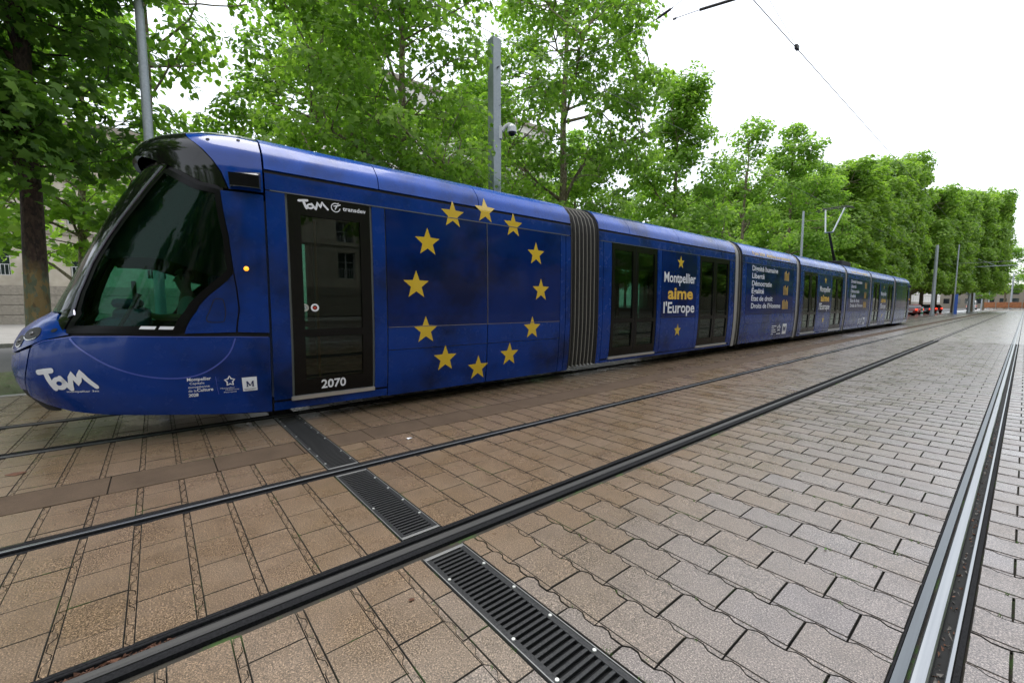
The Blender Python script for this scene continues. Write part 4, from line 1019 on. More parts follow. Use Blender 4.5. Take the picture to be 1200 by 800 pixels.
def make_tree(seed, H, r, z0, trunk_r, lean=(0, 0), top_r=.5, n_clump=110, per=95, leaf=.15, kind=LEAF_NEAR, leafm='leafa', barkm='bark', shape='round', clump_r=(.45, .95), name='plane_tree', cr_off=(0, 0), hollow=.45, twigs=True, flat=.55):
    """trunk with limbs; crown of leaf clumps between z0 and H, radius r"""
    rng = np.random.default_rng(seed); t = link(name, None); mb = MB(); tp = []
    nseg = 9; topz = H * .9 if shape != 'box' else H * .75
    for i in range(nseg + 1):
        q = i / nseg; tp.append((lean[0] * q + rng.normal() * .05 * q, lean[1] * q + rng.normal() * .05 * q, topz * q - .1))
    mb.tube(tp, [trunk_r * (1.25 if i == 0 else 1.) * (1 - .80 * (i / nseg) ** 1.1) + .01 for i in range(nseg + 1)], 12)
    mb.out('trunk', M[barkm], t, True)
    def trunk_at(z):
        q = min(max((z + .1) / topz, 0), 1) * nseg; i = min(int(q), nseg - 1); f = q - i
        return np.array(tp[i]) * (1 - f) + np.array(tp[i + 1]) * f, (trunk_r * (1 - .80 * ((i + f) / nseg) ** 1.1) + .01)
    cs, rs = [], []
    while len(cs) < n_clump:
        if shape == 'box':
            p = rng.uniform(-1, 1, 3); e = max(abs(p[0]), abs(p[1]), abs(p[2]) * .98)
            if e < .72 and rng.random() < .8: continue
            z = z0 + (H - z0) * (p[2] * .5 + .5); c = np.array((p[0] * r, p[1] * r, z))
        else:
            h = rng.random(); z = z0 + (H - z0) * h
            rad = r * (np.interp(h, [0, .12, .35, .7, 1], [.55, .85, 1, .80, top_r * .5]) if shape == 'round' else np.interp(h, [0, .1, .3, .6, 1], [.75, 1, .92, .62, .26]))
            q = rng.uniform(0, 2 * PI); rr = rad * math.sqrt(rng.uniform(hollow ** 2, 1)) * rng.uniform(.8, 1.08)
            c = np.array((rr * math.cos(q), rr * math.sin(q), z))
            if rng.random() < .12: c[:2] *= .3
        c[0] += lean[0] * c[2] / H + cr_off[0]; c[1] += lean[1] * c[2] / H + cr_off[1]
        cs.append(c); rs.append(rng.uniform(*clump_r))
    br = MB(); mains = []
    nm = 11 if shape != 'box' else 7
    ids = rng.permutation(len(cs))[:nm * 2]
    for i in ids[:nm]:
        c = cs[i]; zb = max(z0 * .75, min(c[2] - rng.uniform(.8, 2.2), topz * .93)); a, ra = trunk_at(zb)
        mains.append(limb(br, a, c, min(ra * .55, .09 + .0 * H), .016, rng, 7, .22, .12))
    mp = np.array([p for ml in mains for p in ml[2:]])
    for i, c in enumerate(cs):
        if i in ids[:nm]: continue
        if not twigs and i % 3: continue
        d = np.linalg.norm(mp - c, axis=1) + np.maximum(0, mp[:, 2] - c[2]) * .8; j = d.argmin()
        tz, ra = trunk_at(max(z0 * .8, c[2] - .8))
        a = mp[j] if d[j] < np.linalg.norm(tz - c) else tz
        limb(br, a, c, .026, .008, rng, 4, .25, .1, 5)
        if twigs and kind is LEAF_NEAR:
            for _ in range(3): limb(br, c - np.array((0, 0, .1)), c + rng.normal(size=3) * rs[i] * .45, .010, .004, rng, 2, .3, 0, 4)
    br.out('limbs', M[barkm], t, True)
    P, Nn, T = clump_leaves(cs, rs, per, rng, flat, centre=np.array((0, 0, (z0 + H) / 2)))
    leaves('crown', P, Nn, leaf, kind, M[leafm], T, t, rng)
    return t
def tag(t, loc, label, group=None, cat='tree', rz=0):
    t.location = loc; t['label'] = label; t['category'] = cat; t.rotation_euler = (0, 0, rz)
    if group: t['group'] = group
    return t
RG = 'plane trees in rows behind the tram'
t1 = make_tree(11, 11.5, 2.45, 3.7, .165, (.0, .25), n_clump=150, per=135, leaf=.142, leafm='leafb', barkm='barkdark', cr_off=(.3, -.55), clump_r=(.45, .9))
tag(t1, (-11, -1.6, 0), 'dark-trunked tree leafing low over the nose of the tram', RG)
t2 = make_tree(22, 14, 3.3, 4.0, .125, (.1, -.1), n_clump=165, per=140, leaf=.132, cr_off=(0, -.5))
tag(t2, (-11, 5.35, 0), 'slender plane tree rising behind the single door of the tram, left of the camera pole', RG)
t3 = make_tree(33, 15.5, 3.7, 4.3, .17, (.15, .2), n_clump=190, per=130, leaf=.135)
tag(t3, (-11.2, 11.6, 0), 'tall plane tree right of the camera pole, above the first bellows', RG)
t4 = make_tree(44, 12.0, 2.9, 3.6, .13, (0, .1), n_clump=140, per=110, leaf=.145, kind=LEAF_MID, shape='cone')
tag(t4, (-11, 19.2, 0), 'pointed plane tree standing over the second car', RG)
t5 = make_tree(55, 12.0, 2.7, 3.8, .12, (.2, .5), n_clump=70, per=105, leaf=.15, kind=LEAF_MID, shape='cone', clump_r=(.4, .8))
tag(t5, (-11, 26.3, 0), 'thin sparse plane tree with sky showing through its top', RG)
t6 = make_tree(66, 13.6, 3.1, 3.6, .14, (0, 0), n_clump=130, per=110, leaf=.165, kind=LEAF_MID)
tag(t6, (-11, 34.5, 0), 'rounded plane tree just left of the pantograph', RG)
tb = make_tree(77, 13.5, 3.9, 4.2, .15, (.2, .0), n_clump=150, per=120, leaf=.16, kind=LEAF_MID)
tag(tb, (-18.5, 5.3, 0), 'plane tree of the second row filling the space left of the camera pole', RG)
tc = make_tree(78, 11.5, 3.2, 2.6, .13, (-.2, .5), n_clump=100, per=65, leaf=.2, kind=LEAF_MID, leafm='leafa')
tag(tc, (-20, -1.9, 0), 'far grey-trunked tree seen beside the windshield of the tram', RG)
for src, x, y, s_, rz, lb in ((tb, -18.5, 13.0, .95, 1.9, 'second-row tree behind the tall plane tree, mostly hidden'), (t6, -18.5, 20.5, .88, .8, 'second-row tree behind the pointed plane tree'), (tb, -18.5, 28.5, .78, 2.9, 'second-row tree behind the sparse plane tree'),
                              (t6, -18.5, 36.5, .85, 3.6, 'second-row tree behind the rounded plane tree'), (t6, -11.2, 41.0, .92, 2.2, 'plane tree whose crown stands right behind the pantograph')):
    q = dup(src, (x, y, 0), rz, lb, sc=(s_, s_, s_)); q['group'] = RG
for o, y_, lb in ((t5, -8.5, 'sparse tree at the left edge of the picture, left of the dark-trunked tree'),):
    q = dup(o, (-13, y_, 0), 1., lb, sc=(1, 1, 1)); q['group'] = RG
for i, (src, x, y, s_) in enumerate(((tb, -27, 17, .85), (t6, -27, 27, .85), (tb, -27, 38, .8), (t6, -27, 50, .9))):
    q = dup(src, (x, y, 0), i * 1.1 + .4, 'back-row tree across the road, ' + ('behind the tall plane tree', 'behind the pointed plane tree', 'behind the rounded plane tree', 'behind the pantograph')[i], sc=(s_ * 1.15, s_ * 1.15, s_)); q['group'] = RG
for i, (src, x, y) in enumerate(((t6, -11, -15), (tb, -11, -22), (t6, -11, -30), (tb, 11, -15), (t6, 11, -24), (tb, 10, -34), (t6, -5, -46), (tb, 4, -44))):
    q = dup(src, (x, y, 0), i * .9, 'street tree ahead of the tram, ' + ('first', 'second', 'third', 'fourth', 'fifth', 'sixth', 'seventh', 'eighth')[i] + ' beyond the nose'); q['group'] = 'street trees ahead of the tram'
q = dup(tb, (-9.8, -9.6, 0), 2.2, 'broad unseen tree added ahead of the nose to darken the reflections in the cab glass', sc=(1.5, 1.4, 1.05)); q['group'] = 'street trees ahead of the tram'  # unseen tree, enlarged and added to keep white sky out of the cab glass
th_ = make_tree(91, 15, 2.9, 8.3, .10, (0, .1), n_clump=60, per=75, leaf=.18, kind=LEAF_MID)
tag(th_, (-16.5, .12, 0), 'high-crowned tree whose leaves hang over the gap beside the lamp post', RG)
# clipped trees farther along the street
CG = 'clipped plane trees along the far street'
tk = make_tree(88, 15.5, 3.6, 3.4, .22, (0, 0), n_clump=260, per=95, leaf=.27, kind=LEAF_FAR, leafm='leafc', shape='box', clump_r=(.6, 1.05), name='clipped_tree', twigs=False, flat=.8)
tk['category'] = 'tree'; tk['group'] = CG
lab = ['tall flat-sided clipped tree nearest the pantograph', 'clipped tree second behind the pantograph', 'clipped tree in the middle of the nearer clipped block', 'clipped tree near the far end of the nearer block', 'clipped tree whose straight edge ends the nearer block']
for i, (x, y, s_) in enumerate(((-12.6, 48, .87), (-12.6, 55, .96), (-12.6, 62, 1.06), (-12.6, 69, 1.17), (-12.6, 76, 1.29))):
    q = tk if i == 0 else dup(tk, (x, y, 0), sc=(1, 1, 1))
    q.location = (x, y, 0); q.scale = (1.0, 1.0, s_); q.rotation_euler = (0, 0, i * PI / 2); q['label'] = lab[i]
lab2 = ['clipped tree starting the farther block, lower than the nearer block', 'second clipped tree of the farther block', 'third clipped tree of the farther block', 'fourth clipped tree of the farther block', 'clipped tree overhanging the tracks at the far right', 'clipped tree in the second line of the farther block', 'clipped tree behind the overhanging one']
for i, (x, y, sz) in enumerate(((-11.8, 91, 1.18), (-11.2, 98, 1.22), (-10.5, 105, 1.28), (-9, 118, 1.4), (-7.2, 126, 1.45), (-11, 113, 1.3), (-7.5, 134, 1.5))):
    q = dup(tk, (x, y, 0), i * PI / 2 + .5 * 0, lab2[i], sc=(1.2, 1.25, sz))
for i, y in enumerate((46, 56, 66, 78, 90, 102)):
    q = dup(tk, (-21.5, y, 0), i * PI / 2, f'clipped tree of the back row, {("behind the pantograph", "behind the nearer block", "in the middle of the back row", "above the parked cars", "beyond the parked cars", "at the far end of the back row")[i]}', sc=(1, 1, .85))
for i, (x, y, s_) in enumerate(((-7.2, 168, .72), (4, 215, 1.3), (-5, 235, 1.35), (13, 205, 1.15))):
    q = dup(t6, (x, y, 0), i * 1.3, ('small light green tree below the farther clipped block', 'round tree at the very end of the street, right edge', 'round tree at the end of the street above the orange barriers', 'round tree beyond the right edge of the street end')[i], sc=(s_ * 1.6, s_ * 1.6, s_ * 1.3)); q['group'] = 'loose trees at the end of the street'
# the side of the street behind the camera: trees and a building seen in the tram's reflections
for i, (x, y, s_) in enumerate(((11, -6, 1.), (11.5, 2.5, 1.05), (11, 11, 1.), (11, 20, .95), (11, 30, 1.))):
    q = dup((t6, tb, t6, tb, t6)[i], (x, y, 0), i * 1.7, ('street tree left behind the photographer', 'street tree straight behind the photographer', 'street tree right behind the photographer', 'fourth street tree on the near side', 'fifth street tree on the near side')[i], sc=(s_, s_, s_)); q['group'] = 'street trees on the near side'

for i, (x, y) in enumerate(((13, 42), (13, 52), (13, 62), (13, 74), (13, 88), (13, 104), (13, 122), (13, 145), (13, 170), (13, 200), (13, 235))):
    q = dup(tk, (x, y, 0), i * PI / 2, f"clipped tree on the near side of the street, {('nearest the camera', 'second of its row', 'third of its row', 'fourth of its row', 'fifth of its row', 'sixth of its row', 'seventh of its row', 'eighth of its row', 'ninth of its row', 'tenth of its row', 'last of its row')[i]}", sc=(1, 1.2, 1)); q['group'] = 'clipped trees on the near side'
# ================================================================== buildings
def facade_building(name, label, x, y0, y1, storeys, fh, bay, face=1, plinth=2.8, win=(1.35, 2.1), depth=12, wm='wall'):
    """stone block whose street face looks towards +x (face=1) or -x; piers and spandrels leave real window openings"""
    t = thing(name, label, 'building', (x, (y0 + y1) / 2, 0), group=None); Ly = y1 - y0; f = face
    def bx(mb, d0, d1, ya_, yb_, za, zb):
        a, b = -f * d1, -f * d0; mb.box(min(a, b), max(a, b), ya_ - Ly / 2, yb_ - Ly / 2, za, zb)
    n = int(Ly / bay); H = plinth + storeys * fh; w_, h_ = win
    core = MB(); bx(core, .5, depth, .0, Ly, 0, H); core.out('core', M[wm], t)
    wl = MB(); ys = [(i + .5) * bay for i in range(n)]; e = [0]
    for yc in ys: e += [yc - w_ / 2, yc + w_ / 2]
    e.append(Ly)
    for i in range(0, len(e), 2): bx(wl, 0, .5, e[i], e[i + 1], plinth, H)
    for s_ in range(storeys + 1):
        zb = plinth + s_ * fh - (fh - h_ - .7) if s_ else plinth; zt = plinth + s_ * fh + .7 if s_ < storeys else H
        for i in range(n):
            bx(wl, .02, .5, e[2 * i + 1], e[2 * i + 2], zb, zt)
    wl.out('wall', M[wm], t)
    co = MB()
    for s_ in range(1, storeys): bx(co, -.10, .0, 0, Ly, plinth + s_ * fh - .12, plinth + s_ * fh + .12)
    bx(co, -.35, .3, -.2, Ly + .2, H, H + .45); co.out('cornice', M['plinth'], t)
    pl = None; nz = int(plinth / .56)
    for k in range(nz):
        for i in range(max(1, int(Ly / 6))):
            wd = Ly / max(1, int(Ly / 6)); mb = MB(); bx(mb, -.18, .5, i * wd + .02, (i + 1) * wd - .02, k * plinth / nz + .03, (k + 1) * plinth / nz)
            if pl is None: pl = mb.out('plinth_course', M['plinth'], t); base = (i, k)
            else: q = pl.copy(); C.objects.link(q); q.location = (0, (i - base[0]) * wd, (k - base[1]) * plinth / nz)
    wp = None
    for s_ in range(storeys):
        for i in range(n):
            za = plinth + s_ * fh + .7; yc = ys[i]
            if wp is None:
                fr = MB()
                for (a, b, c_, d_) in ((yc - w_ / 2, yc - w_ / 2 + .07, za, za + h_), (yc + w_ / 2 - .07, yc + w_ / 2, za, za + h_), (yc - .04, yc + .04, za, za + h_), (yc - w_ / 2, yc + w_ / 2, za, za + .07), (yc - w_ / 2, yc + w_ / 2, za + h_ - .07, za + h_), (yc - w_ / 2, yc + w_ / 2, za + h_ * .62, za + h_ * .62 + .05)): bx(fr, .26, .34, a, b, c_, d_)
                for r_ in range(7): bx(fr, .04, .07, yc - w_ / 2 + (r_ + .5) * w_ / 7 - .012, yc - w_ / 2 + (r_ + .5) * w_ / 7 + .012, za, za + .75)
                bx(fr, .03, .08, yc - w_ / 2, yc + w_ / 2, za + .75, za + .79)
                wp = fr.out('window', M['wframe'], t); pm = MB(); bx(pm, .33, .36, yc - w_ / 2, yc + w_ / 2, za, za + h_); pp = pm.out('pane', M['pane'], wp); w0 = (i, s_)
            else:
                q = wp.copy(); C.objects.link(q); q.location = (0, (i - w0[0]) * bay, (s_ - w0[1]) * fh); p2 = pp.copy(); C.objects.link(p2); p2.parent = q
    return t
facade_building('stone_building', 'cream stone building with barred windows behind the dark-trunked tree', -46, -32, 6, 3, 3.9, 4.3)
facade_building('apartment_building', 'pale apartment block glimpsed through the trees beside the camera pole', -44, 16, 44, 6, 3.7, 3.6, wm='pale')
facade_building('apartment_building', 'pale building behind the parked cars and the clipped trees', -36, 72, 150, 3, 3.4, 4.2, plinth=3.2, wm='plinth')
facade_building('apartment_building', 'low pale building at the far end of the left side', -34, 152, 420, 3, 3.4, 6, wm='pale')
facade_building('office_building', 'unseen long stone building added on the near side to block the sky in the tram reflections', 22, 40, 300, 4, 3.7, 8.0, face=-1)  # unseen block added to cover the bright horizon mirrored in the tram's far end
facade_building('office_building', 'stone building on the near side of the street, behind the photographer', 24, -30, 34, 5, 3.7, 4.0, face=-1)
eb = thing('end_building', 'brownish building closing the street behind the orange barriers', 'building', (-2, 262, 0))
MB().box(-22, 14, 0, 10, 0, 9).out('wall', M['plinth'], eb)
wn = None
for i in range(11):
    for k in range(2):
        if wn is None: wn = MB().box(-.9, .9, -.12, .05, 0, 2).out('window', M['pane'], eb); wn.location = (-20, 0, 2)
        q = wn.copy(); C.objects.link(q); q.location = (-20 + i * 3.2, 0, 2 + k * 3.6)

# ================================================================== poles, wires, street furniture
p = thing('lamp_post', 'round grey steel post rising behind the tram roof at the left', 'post', (-9.5, .075, 0))
MB().tube([(0, 0, 0), (0, 0, 3), (.0, -.01, 6), (0, -.03, 9.5)], [.085, .068, .06, .05], 20).out('shaft', M['galv'], p, True)
MB().tube([(0, 0, 0), (0, 0, .35)], [.12, .11], 20).out('base', M['galv'], p, True)
p = thing('catenary_pole', 'square-sided grey pole carrying a white dome camera above the tram', 'pole', (-9.3, 7.15, 0))
MB().box(-.125, .125, -.125, .125, 0, 8.3, .012).out('shaft', M['pole'], p)
MB().box(-.16, .16, -.16, .16, 0, .04).out('base_plate', M['pole'], p)
MB().tube([(.125, 0, 7.55), (.2, .0, 7.55)], .02, 6).out('hook', M['wire'], p)
cm = thing('security_camera', 'white dome camera bracketed to the side of the catenary pole', 'camera', (-9.3, 7.15, 0))
cx = Vector((.64, .77, 0))
def cpt(a, z): return (cx.x * a, cx.y * a, z)
MB().tube([cpt(.14, 5.80), cpt(.14, 6.12)], .085, 4).out('bracket_box', M['whiteplastic'], cm)
MB().tube([cpt(.20, 6.0), cpt(.28, 6.12), cpt(.38, 6.18), cpt(.46, 6.15)], [.045, .045, .045, .05], 10).out('arm', M['whiteplastic'], cm, True)
MB().tube([cpt(.46, 6.17), cpt(.46, 6.10), cpt(.46, 5.97)], [.06, .12, .125], 16).out('housing', M['whiteplastic'], cm, True)
MB().ball(cpt(.46, 5.965), .095, 16, 10).out('dome', M['gloss'], cm, True)
p = thing('lamp_post', 'thin pale post behind the fourth car, left of the pantograph', 'post', (-9.2, 31.2, 0))
MB().tube([(0, 0, 0), (0, 0, 7.2)], [.09, .06], 12).out('shaft', M['galv'], p, True)
MB().tube([(0, 0, 0), (0, 0, .3)], .13, 12).out('base', M['galv'], p, True)
def far_pole(x, y, h, r, label, blue=False, arm=False):
    p = thing('catenary_pole', label, 'pole', (x, y, 0), group='poles along the far track')
    MB().tube([(0, 0, 0), (0, 0, h)], [r, r * .7], 12).out('shaft', M['galv'], p, True)
    MB().tube([(0, 0, 0), (0, 0, .4)], r * 1.25, 12).out('base', M['galv'], p, True)
    if arm: MB().tube([(0, 0, h * .8), (arm, 0, h * .8)], .06, 6).tube([(0, 0, h * .97), (arm * .5, 0, h * .8)], .03, 5).out('cross_arm', M['galv'], p)
    return p
far_pole(-8.0, 80, 9.3, .21, 'thick grey pole just right of the parked red cars')
far_pole(-6.6, 88, 9.9, .10, 'thin pale pole with a blue lower panel beside it')
far_pole(-6.6, 113, 10.2, .21, 'grey pole at the edge of the dark clipped trees', arm=6)
for i, y in enumerate((150, 180, 215)): far_pole(-8.0, y, 9, .2, ('grey pole beyond the clipped trees', 'second pole beyond the clipped trees', 'farthest pole of the left row')[i], arm=5)
for i, (x, y) in enumerate(((-3.0, 205), (1.2, 225))): far_pole(x, y, 11, .25, ('pole standing before the street-end building', 'rightmost pole before the street-end building')[i], arm=-4 if i else 4)
bl = thing('information_panel', 'narrow blue panel standing beside the thin pale pole', 'sign', (-6.35, 87.2, 0))
M['bluepanel'] = mat('panel_blue', (.03, .10, .42), .4)
MB().box(-.16, .16, -.06, .06, .1, 2.9, .02).out('board', M['bluepanel'], bl); MB().box(-.2, .2, -.12, .12, 0, .1).out('foot', M['galv'], bl)
bo = thing('bollard', 'white bollard with green bands before the parked cars', 'bollard', (-8.6, 76.5, 0))
for i in range(5): MB().tube([(0, 0, .24 * i), (0, 0, .24 * (i + 1) - .01)], .13 - .015 * (i % 2), 12).out('band', M['whiteplastic'] if i % 2 == 0 else M['greenband'] if 'greenband' in M else mat('green_band', (.02, .22, .10), .5), bo)
M['barrier'] = speckle('orange_barrier', (.20, .075, .03), (.36, .14, .05), 2, .7)
for i, (x, y) in enumerate(((-7.2, 198), (-4.6, 198), (-2.0, 199), (.6, 200), (3.2, 200))):
    b = thing('barrier', ('orange works barrier at the street end, leftmost of its row', 'orange works barrier, second of the row at the street end', 'orange works barrier in the middle of the row at the street end', 'orange works barrier, fourth of the row at the street end', 'orange works barrier, rightmost of its row at the street end')[i], 'barrier', (x, y, 0), group='works barriers at the street end')
    MB().box(-1.2, 1.2, -.05, .05, .5, 2.2, .03).out('panel', M['barrier'], b); MB().box(-1.1, -.9, -.4, .4, 0, .12).box(.9, 1.1, -.4, .4, 0, .12).box(-1.05, -.97, -.05, .05, .1, .5).box(.97, 1.05, -.05, .05, .1, .5).out('feet', M['matt'], b)
def wire(name, pts, r, label, sag=0, n=12):
    P = []
    for i in range(len(pts) - 1):
        a, b = Vector(pts[i]), Vector(pts[i + 1])
        for k in range(n): t = k / n; q = a.lerp(b, t); q.z -= sag * math.sin(PI * t); P.append(q)
    P.append(Vector(pts[-1])); return MB().tube(P, r, 5).out(name, M['wire'], label=label, cat='wire')
wire('contact_wire', [(-2.92, -8, 6.0), (-2.92, 30, 6.0), (-2.92, 80, 6.0), (-2.92, 200, 6.0)], .0068, 'long contact wire slanting down the white sky', .01, 3)
wire('contact_wire', [(-6.84, -8, 6.58), (-6.84, 60, 6.58), (-6.84, 200, 6.58)], .006, 'contact wire above the roof of the tram', 0, 3)
wire('messenger_wire', [(-2.92, 9.07, 6.01), (-2.92, 7.73, 6.25), (-2.92, 3.0, 6.9)], .0035, 'thin second wire meeting the contact wire at a small clamp', 0, 2)
MB().box(-2.945, -2.895, 9.0, 9.12, 5.97, 6.05, .01).out('wire_clamp', M['matt'], label='small dark clamp where two overhead wires meet', cat='clamp')
sw = wire('span_wire', [(-9.2, 7.2, 6.62), (-4.5, 7.14, 6.50), (2, 7.2, 7.6)], .005, 'cross wire running from the camera pole up out of the top of the picture')
iw = thing('insulator', 'dark rod insulator on the cross wire, at the edge of the tall plane tree', 'insulator', (-4.5, 7.14, 6.505))
MB().tube([(-.02, 0, 0), (.22, .005, .03)], .022, 8).out('rod', M['matt'], iw, True); MB().tube([(-.05, 0, -.005), (-.02, 0, 0)], .012, 6).tube([(.22, .005, .03), (.26, .006, .036)], .012, 6).out('clamp', M['wire'], iw)
sa = thing('steady_arm', 'dark rod reaching from the cross wire to the contact wire at the top edge', 'steady arm', (-2.94, 7.05, 6.03))
MB().tube([(0, 0, 0), (-.62, -.28, -.02)], .022, 8).out('rod', M['matt'], sa, True)
MB().tube([(-.62, -.28, -.02), (-.95, -.38, -.02)], .006, 5).tube([(-.95, -.38, -.02), (-1.0, -.39, -.02)], .018, 6).out('tie', M['wire'], sa)
for i, (yy, z) in enumerate(((92, 7.6), (130, 8), (165, 8), (200, 8.5))):
    wire('span_wire', [(-9, yy, z), (4, yy, z)], .03, ('cross wire far down the street beside the clipped block', 'second far cross wire', 'third far cross wire before the street end', 'farthest cross wire at the street end')[i], .1)

# ================================================================== vehicles
def make_car(body, sc=1., van=False):
    t = link('car', None); L2, W2 = 2.1, .86
    if van: prof = [(-2.1, .35), (-2.15, .8), (-2.1, 1.9), (-1.9, 2.05), (1.2, 2.05), (1.55, 1.3), (2.1, 1.1), (2.15, .5), (2.05, .3)]
    else: prof = [(-2.05, .35), (-2.1, .75), (-1.95, .98), (-1.55, 1.42), (-1.2, 1.5), (.35, 1.5), (1.05, 1.02), (1.95, .85), (2.1, .6), (2.05, .3)]
    def width(z): return W2 * (1 if z < .95 else np.interp(z, [.95, 1.5, 2.05], [.98, .80 if not van else .95, .88]))
    n = len(prof); V = [(sx * width(z), y, z) for sx in (-1, 1) for (y, z) in prof]
    F = [tuple(range(n)), tuple(range(n, 2 * n))[::-1]] + [((i + 1) % n, i, n + i, n + (i + 1) % n) for i in range(n)]
    bm = bmesh.new(); vs = [bm.verts.new(v) for v in V]
    for f in F: bm.faces.new([vs[i] for i in f])
    bmesh.ops.recalc_face_normals(bm, faces=bm.faces); bmesh.ops.bevel(bm, geom=list(bm.edges), offset=.06, segments=2, affect='EDGES')
    me = bpy.data.meshes.new('body'); bm.to_mesh(me); bm.free(); me.materials.append(body); link('body', me, t)
    for sx in (-1, 1):
        for yy in (-1.3, 1.3):
            w_ = MB().disc((sx * (W2 - .08), yy, .32), .32, 'x', 18, .2).out('wheel', M['rubber'], t); MB().disc((sx * (W2 + .015), yy, .32), .2, 'x', 14, .03).out('rim', M['alu'], w_)
        z0, z1 = (1.0, 1.42) if not van else (1.25, 1.85)
        pts = [(-1.55, z0), (-1.3, z1), (.3, z1), (.85, z0)]
        MB().add([(sx * (width(z) + .006), y, z) for y, z in pts], [(0, 1, 2, 3) if sx > 0 else (3, 2, 1, 0)]).out('side_window', M['pane'], t)
        MB().box(sx * .72 - .12, sx * .72 + .12, -2.14, -2.02, .72, .9, .02).out('tail_light', M['tail'], t)
        MB().box(sx * .68 - .14, sx * .68 + .14, 1.98, 2.12, .62, .78, .02).out('headlight', M['lens'], t)
    zr = (1.03, 1.40, -2.0, -1.62) if not van else (1.25, 1.85, -2.16, -2.12)
    MB().add([(-.66, zr[2] - .01, zr[0]), (.66, zr[2] - .01, zr[0]), (.6, zr[3] - .03, zr[1]), (-.6, zr[3] - .03, zr[1])], [(0, 1, 2, 3)]).out('rear_window', M['pane'], t)
    zf = (1.05, 1.44, 1.06, .46) if not van else (1.32, 1.9, 1.58, 1.32)
    MB().add([(-.7, zf[2], zf[0]), (.7, zf[2], zf[0]), (.62, zf[3], zf[1]), (-.62, zf[3], zf[1])], [(3, 2, 1, 0)]).out('windscreen', M['pane'], t)
    MB().box(-.26, .26, -2.15, -2.10, .5, .62).out('number_plate', M['whiteplastic'], t)
    return t
M['tail'] = mat('tail_light', (.5, .01, .01), .3, emit=((1, .05, .02), 1.6))
cols = {'red': mat('car_red', (.30, .012, .01), .25, coat=1.), 'dark': mat('car_dark', (.015, .016, .02), .25, coat=1.), 'wine': mat('car_wine', (.16, .012, .015), .25, coat=1.), 'white': mat('car_white', (.6, .6, .6), .3, coat=1.)}
CGp = 'cars parked under the clipped trees'
for i, (c, x, y, rz, lb) in enumerate((('red', -10.9, 72, .5, 'red car parked nearest the rear end of the tram'), ('wine', -10.9, 78, .6, 'dark red car parked second from the rear end of the tram'), ('red', -10.9, 84.5, .5, 'red car parked left of the thick grey pole'), ('dark', -10.9, 92, .5, 'black car parked right behind the thick grey pole'),
                                         ('red', -10.9, 99, .5, 'red car parked between the thick and the thin pole'), ('wine', -10.9, 108, .4, 'dark red car parked beyond the thin pale pole'))):
    cr = make_car(cols[c]); cr.name = 'parked_car'; cr.location = (x, y, -.02); cr.rotation_euler = (0, 0, rz); cr['label'] = lb; cr['category'] = 'car'; cr['group'] = CGp
vn = make_car(cols['white'], van=True); vn.name = 'parked_van'; vn.location = (-10.2, 186, -.02); vn['label'] = 'white van at the far end of the street, left of the orange barriers'; vn['category'] = 'van'; vn.scale = (1.15, 1.15, 1.25)

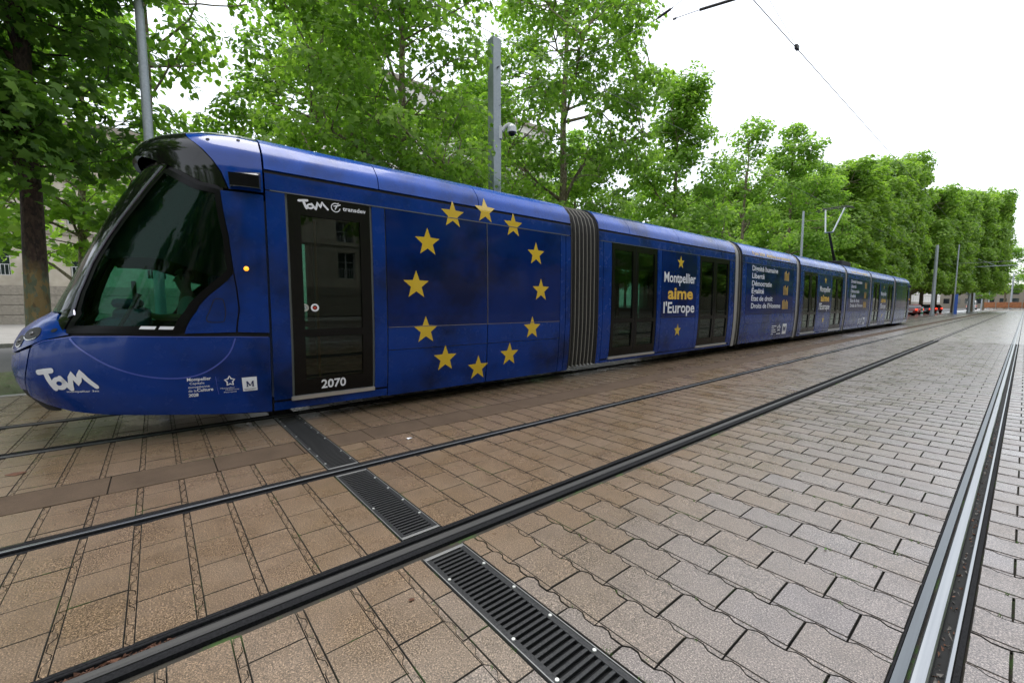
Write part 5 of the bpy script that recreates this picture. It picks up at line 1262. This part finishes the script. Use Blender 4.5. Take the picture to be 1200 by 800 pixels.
# ================================================================== the driver
def driver():
    M['skin'] = mat('skin', (.42, .24, .17), .55); M['shirt'] = mat('white_shirt', (.65, .66, .68), .8); M['hair'] = mat('dark_hair', (.02, .014, .01), .6); M['trousers'] = mat('dark_trousers', (.02, .02, .03), .8)
    t = thing('person', 'driver with short dark hair and a white shirt seated at the controls', 'person', (TX + .12, .34, .06))
    def skin(name, pts, edges, rad, m, sub=2):
        me = bpy.data.meshes.new(name); me.from_pydata(pts, edges, []); o = link(name, me, t); me.materials.append(m)
        o.modifiers.new('skin', 'SKIN'); me.skin_vertices or None
        for i, r in enumerate(rad): me.skin_vertices[0].data[i].radius = (r if isinstance(r, tuple) else (r, r))
        me.skin_vertices[0].data[0].use_root = True
        sb = o.modifiers.new('sub', 'SUBSURF'); sb.levels = sub; sb.render_levels = sub
        dg = bpy.context.evaluated_depsgraph_get(); dg.update(); e = bpy.data.meshes.new_from_object(o.evaluated_get(dg)); o.modifiers.clear(); o.data = e
        e.polygons.foreach_set('use_smooth', [True] * len(e.polygons)); return o
    # pelvis, spine, neck, head; arms; legs -- facing -y
    P = [(0, 0, .98), (0, -.01, 1.15), (0, -.02, 1.32), (0, -.02, 1.44), (0, -.03, 1.53), (0, -.05, 1.60), (0, -.06, 1.68), (0, -.06, 1.76)]
    E = [(i, i + 1) for i in range(7)]; Rr = [(.15, .12), (.14, .11), (.16, .11), (.13, .09), (.055, .055), (.065, .075), (.078, .092), (.06, .075)]
    for sx in (-1, 1):
        k = len(P); P += [(sx * .18, -.02, 1.43), (sx * .24, -.10, 1.22), (sx * .20, -.32, 1.22), (sx * .17, -.42, 1.27)]; E += [(3, k), (k, k + 1), (k + 1, k + 2), (k + 2, k + 3)]; Rr += [.062, .046, .036, .028]
        for f in range(5):
            a = (f - 2) * .013; q = len(P); P += [(sx * .17 + a * 1.2, -.47, 1.285 - .003 * abs(f - 2)), (sx * .17 + a * 1.5, -.505 + .006 * abs(f - 2), 1.27)]; E += [(k + 3, q), (q, q + 1)]; Rr += [.010, .008]
        k = len(P); P += [(sx * .11, -.08, .97), (sx * .14, -.46, .98), (sx * .14, -.50, .56), (sx * .14, -.60, .47)]; E += [(0, k), (k, k + 1), (k + 1, k + 2), (k + 2, k + 3)]; Rr += [.085, .062, .048, .045]
    skin('body', P, E, Rr, M['skin'])
    skin('shirt', [P[0], P[1], P[2], P[3], (.18, -.02, 1.43), (.245, -.10, 1.22), (-.18, -.02, 1.43), (-.245, -.10, 1.22)], [(0, 1), (1, 2), (2, 3), (3, 4), (4, 5), (3, 6), (6, 7)], [(.165, .135), (.155, .125), (.175, .125), (.14, .10), .072, .056, .072, .056], M['shirt'])
    hb = bmesh.new(); bmesh.ops.create_uvsphere(hb, u_segments=18, v_segments=12, radius=1)
    for v in list(hb.verts):
        v.co = Vector((v.co.x * .086, v.co.y * .10 - .045, v.co.z * .095 + 1.725))
    bmesh.ops.delete(hb, geom=[v for v in hb.verts if v.co.z < 1.66 or (v.co.y < -.10 and v.co.z < 1.745)], context='VERTS')
    me = bpy.data.meshes.new('hair'); hb.to_mesh(me); hb.free(); me.materials.append(M['hair']); link('hair', me, t)
    f = MB()
    f.ball((0, -.142, 1.675), .014, 8, 6, 1.4); f.out('nose', M['skin'], t, True)
    for sx in (-1, 1):
        MB().ball((sx * .031, -.128, 1.70), .010, 8, 6).out('eye', M['gloss'], t, True); MB().ball((sx * .083, -.05, 1.69), .020, 8, 6, 1.5).out('ear', M['skin'], t, True)
    MB().box(-.022, .022, -.134, -.126, 1.640, 1.648, .002).out('mouth', M['litterbrown'], t)
driver()
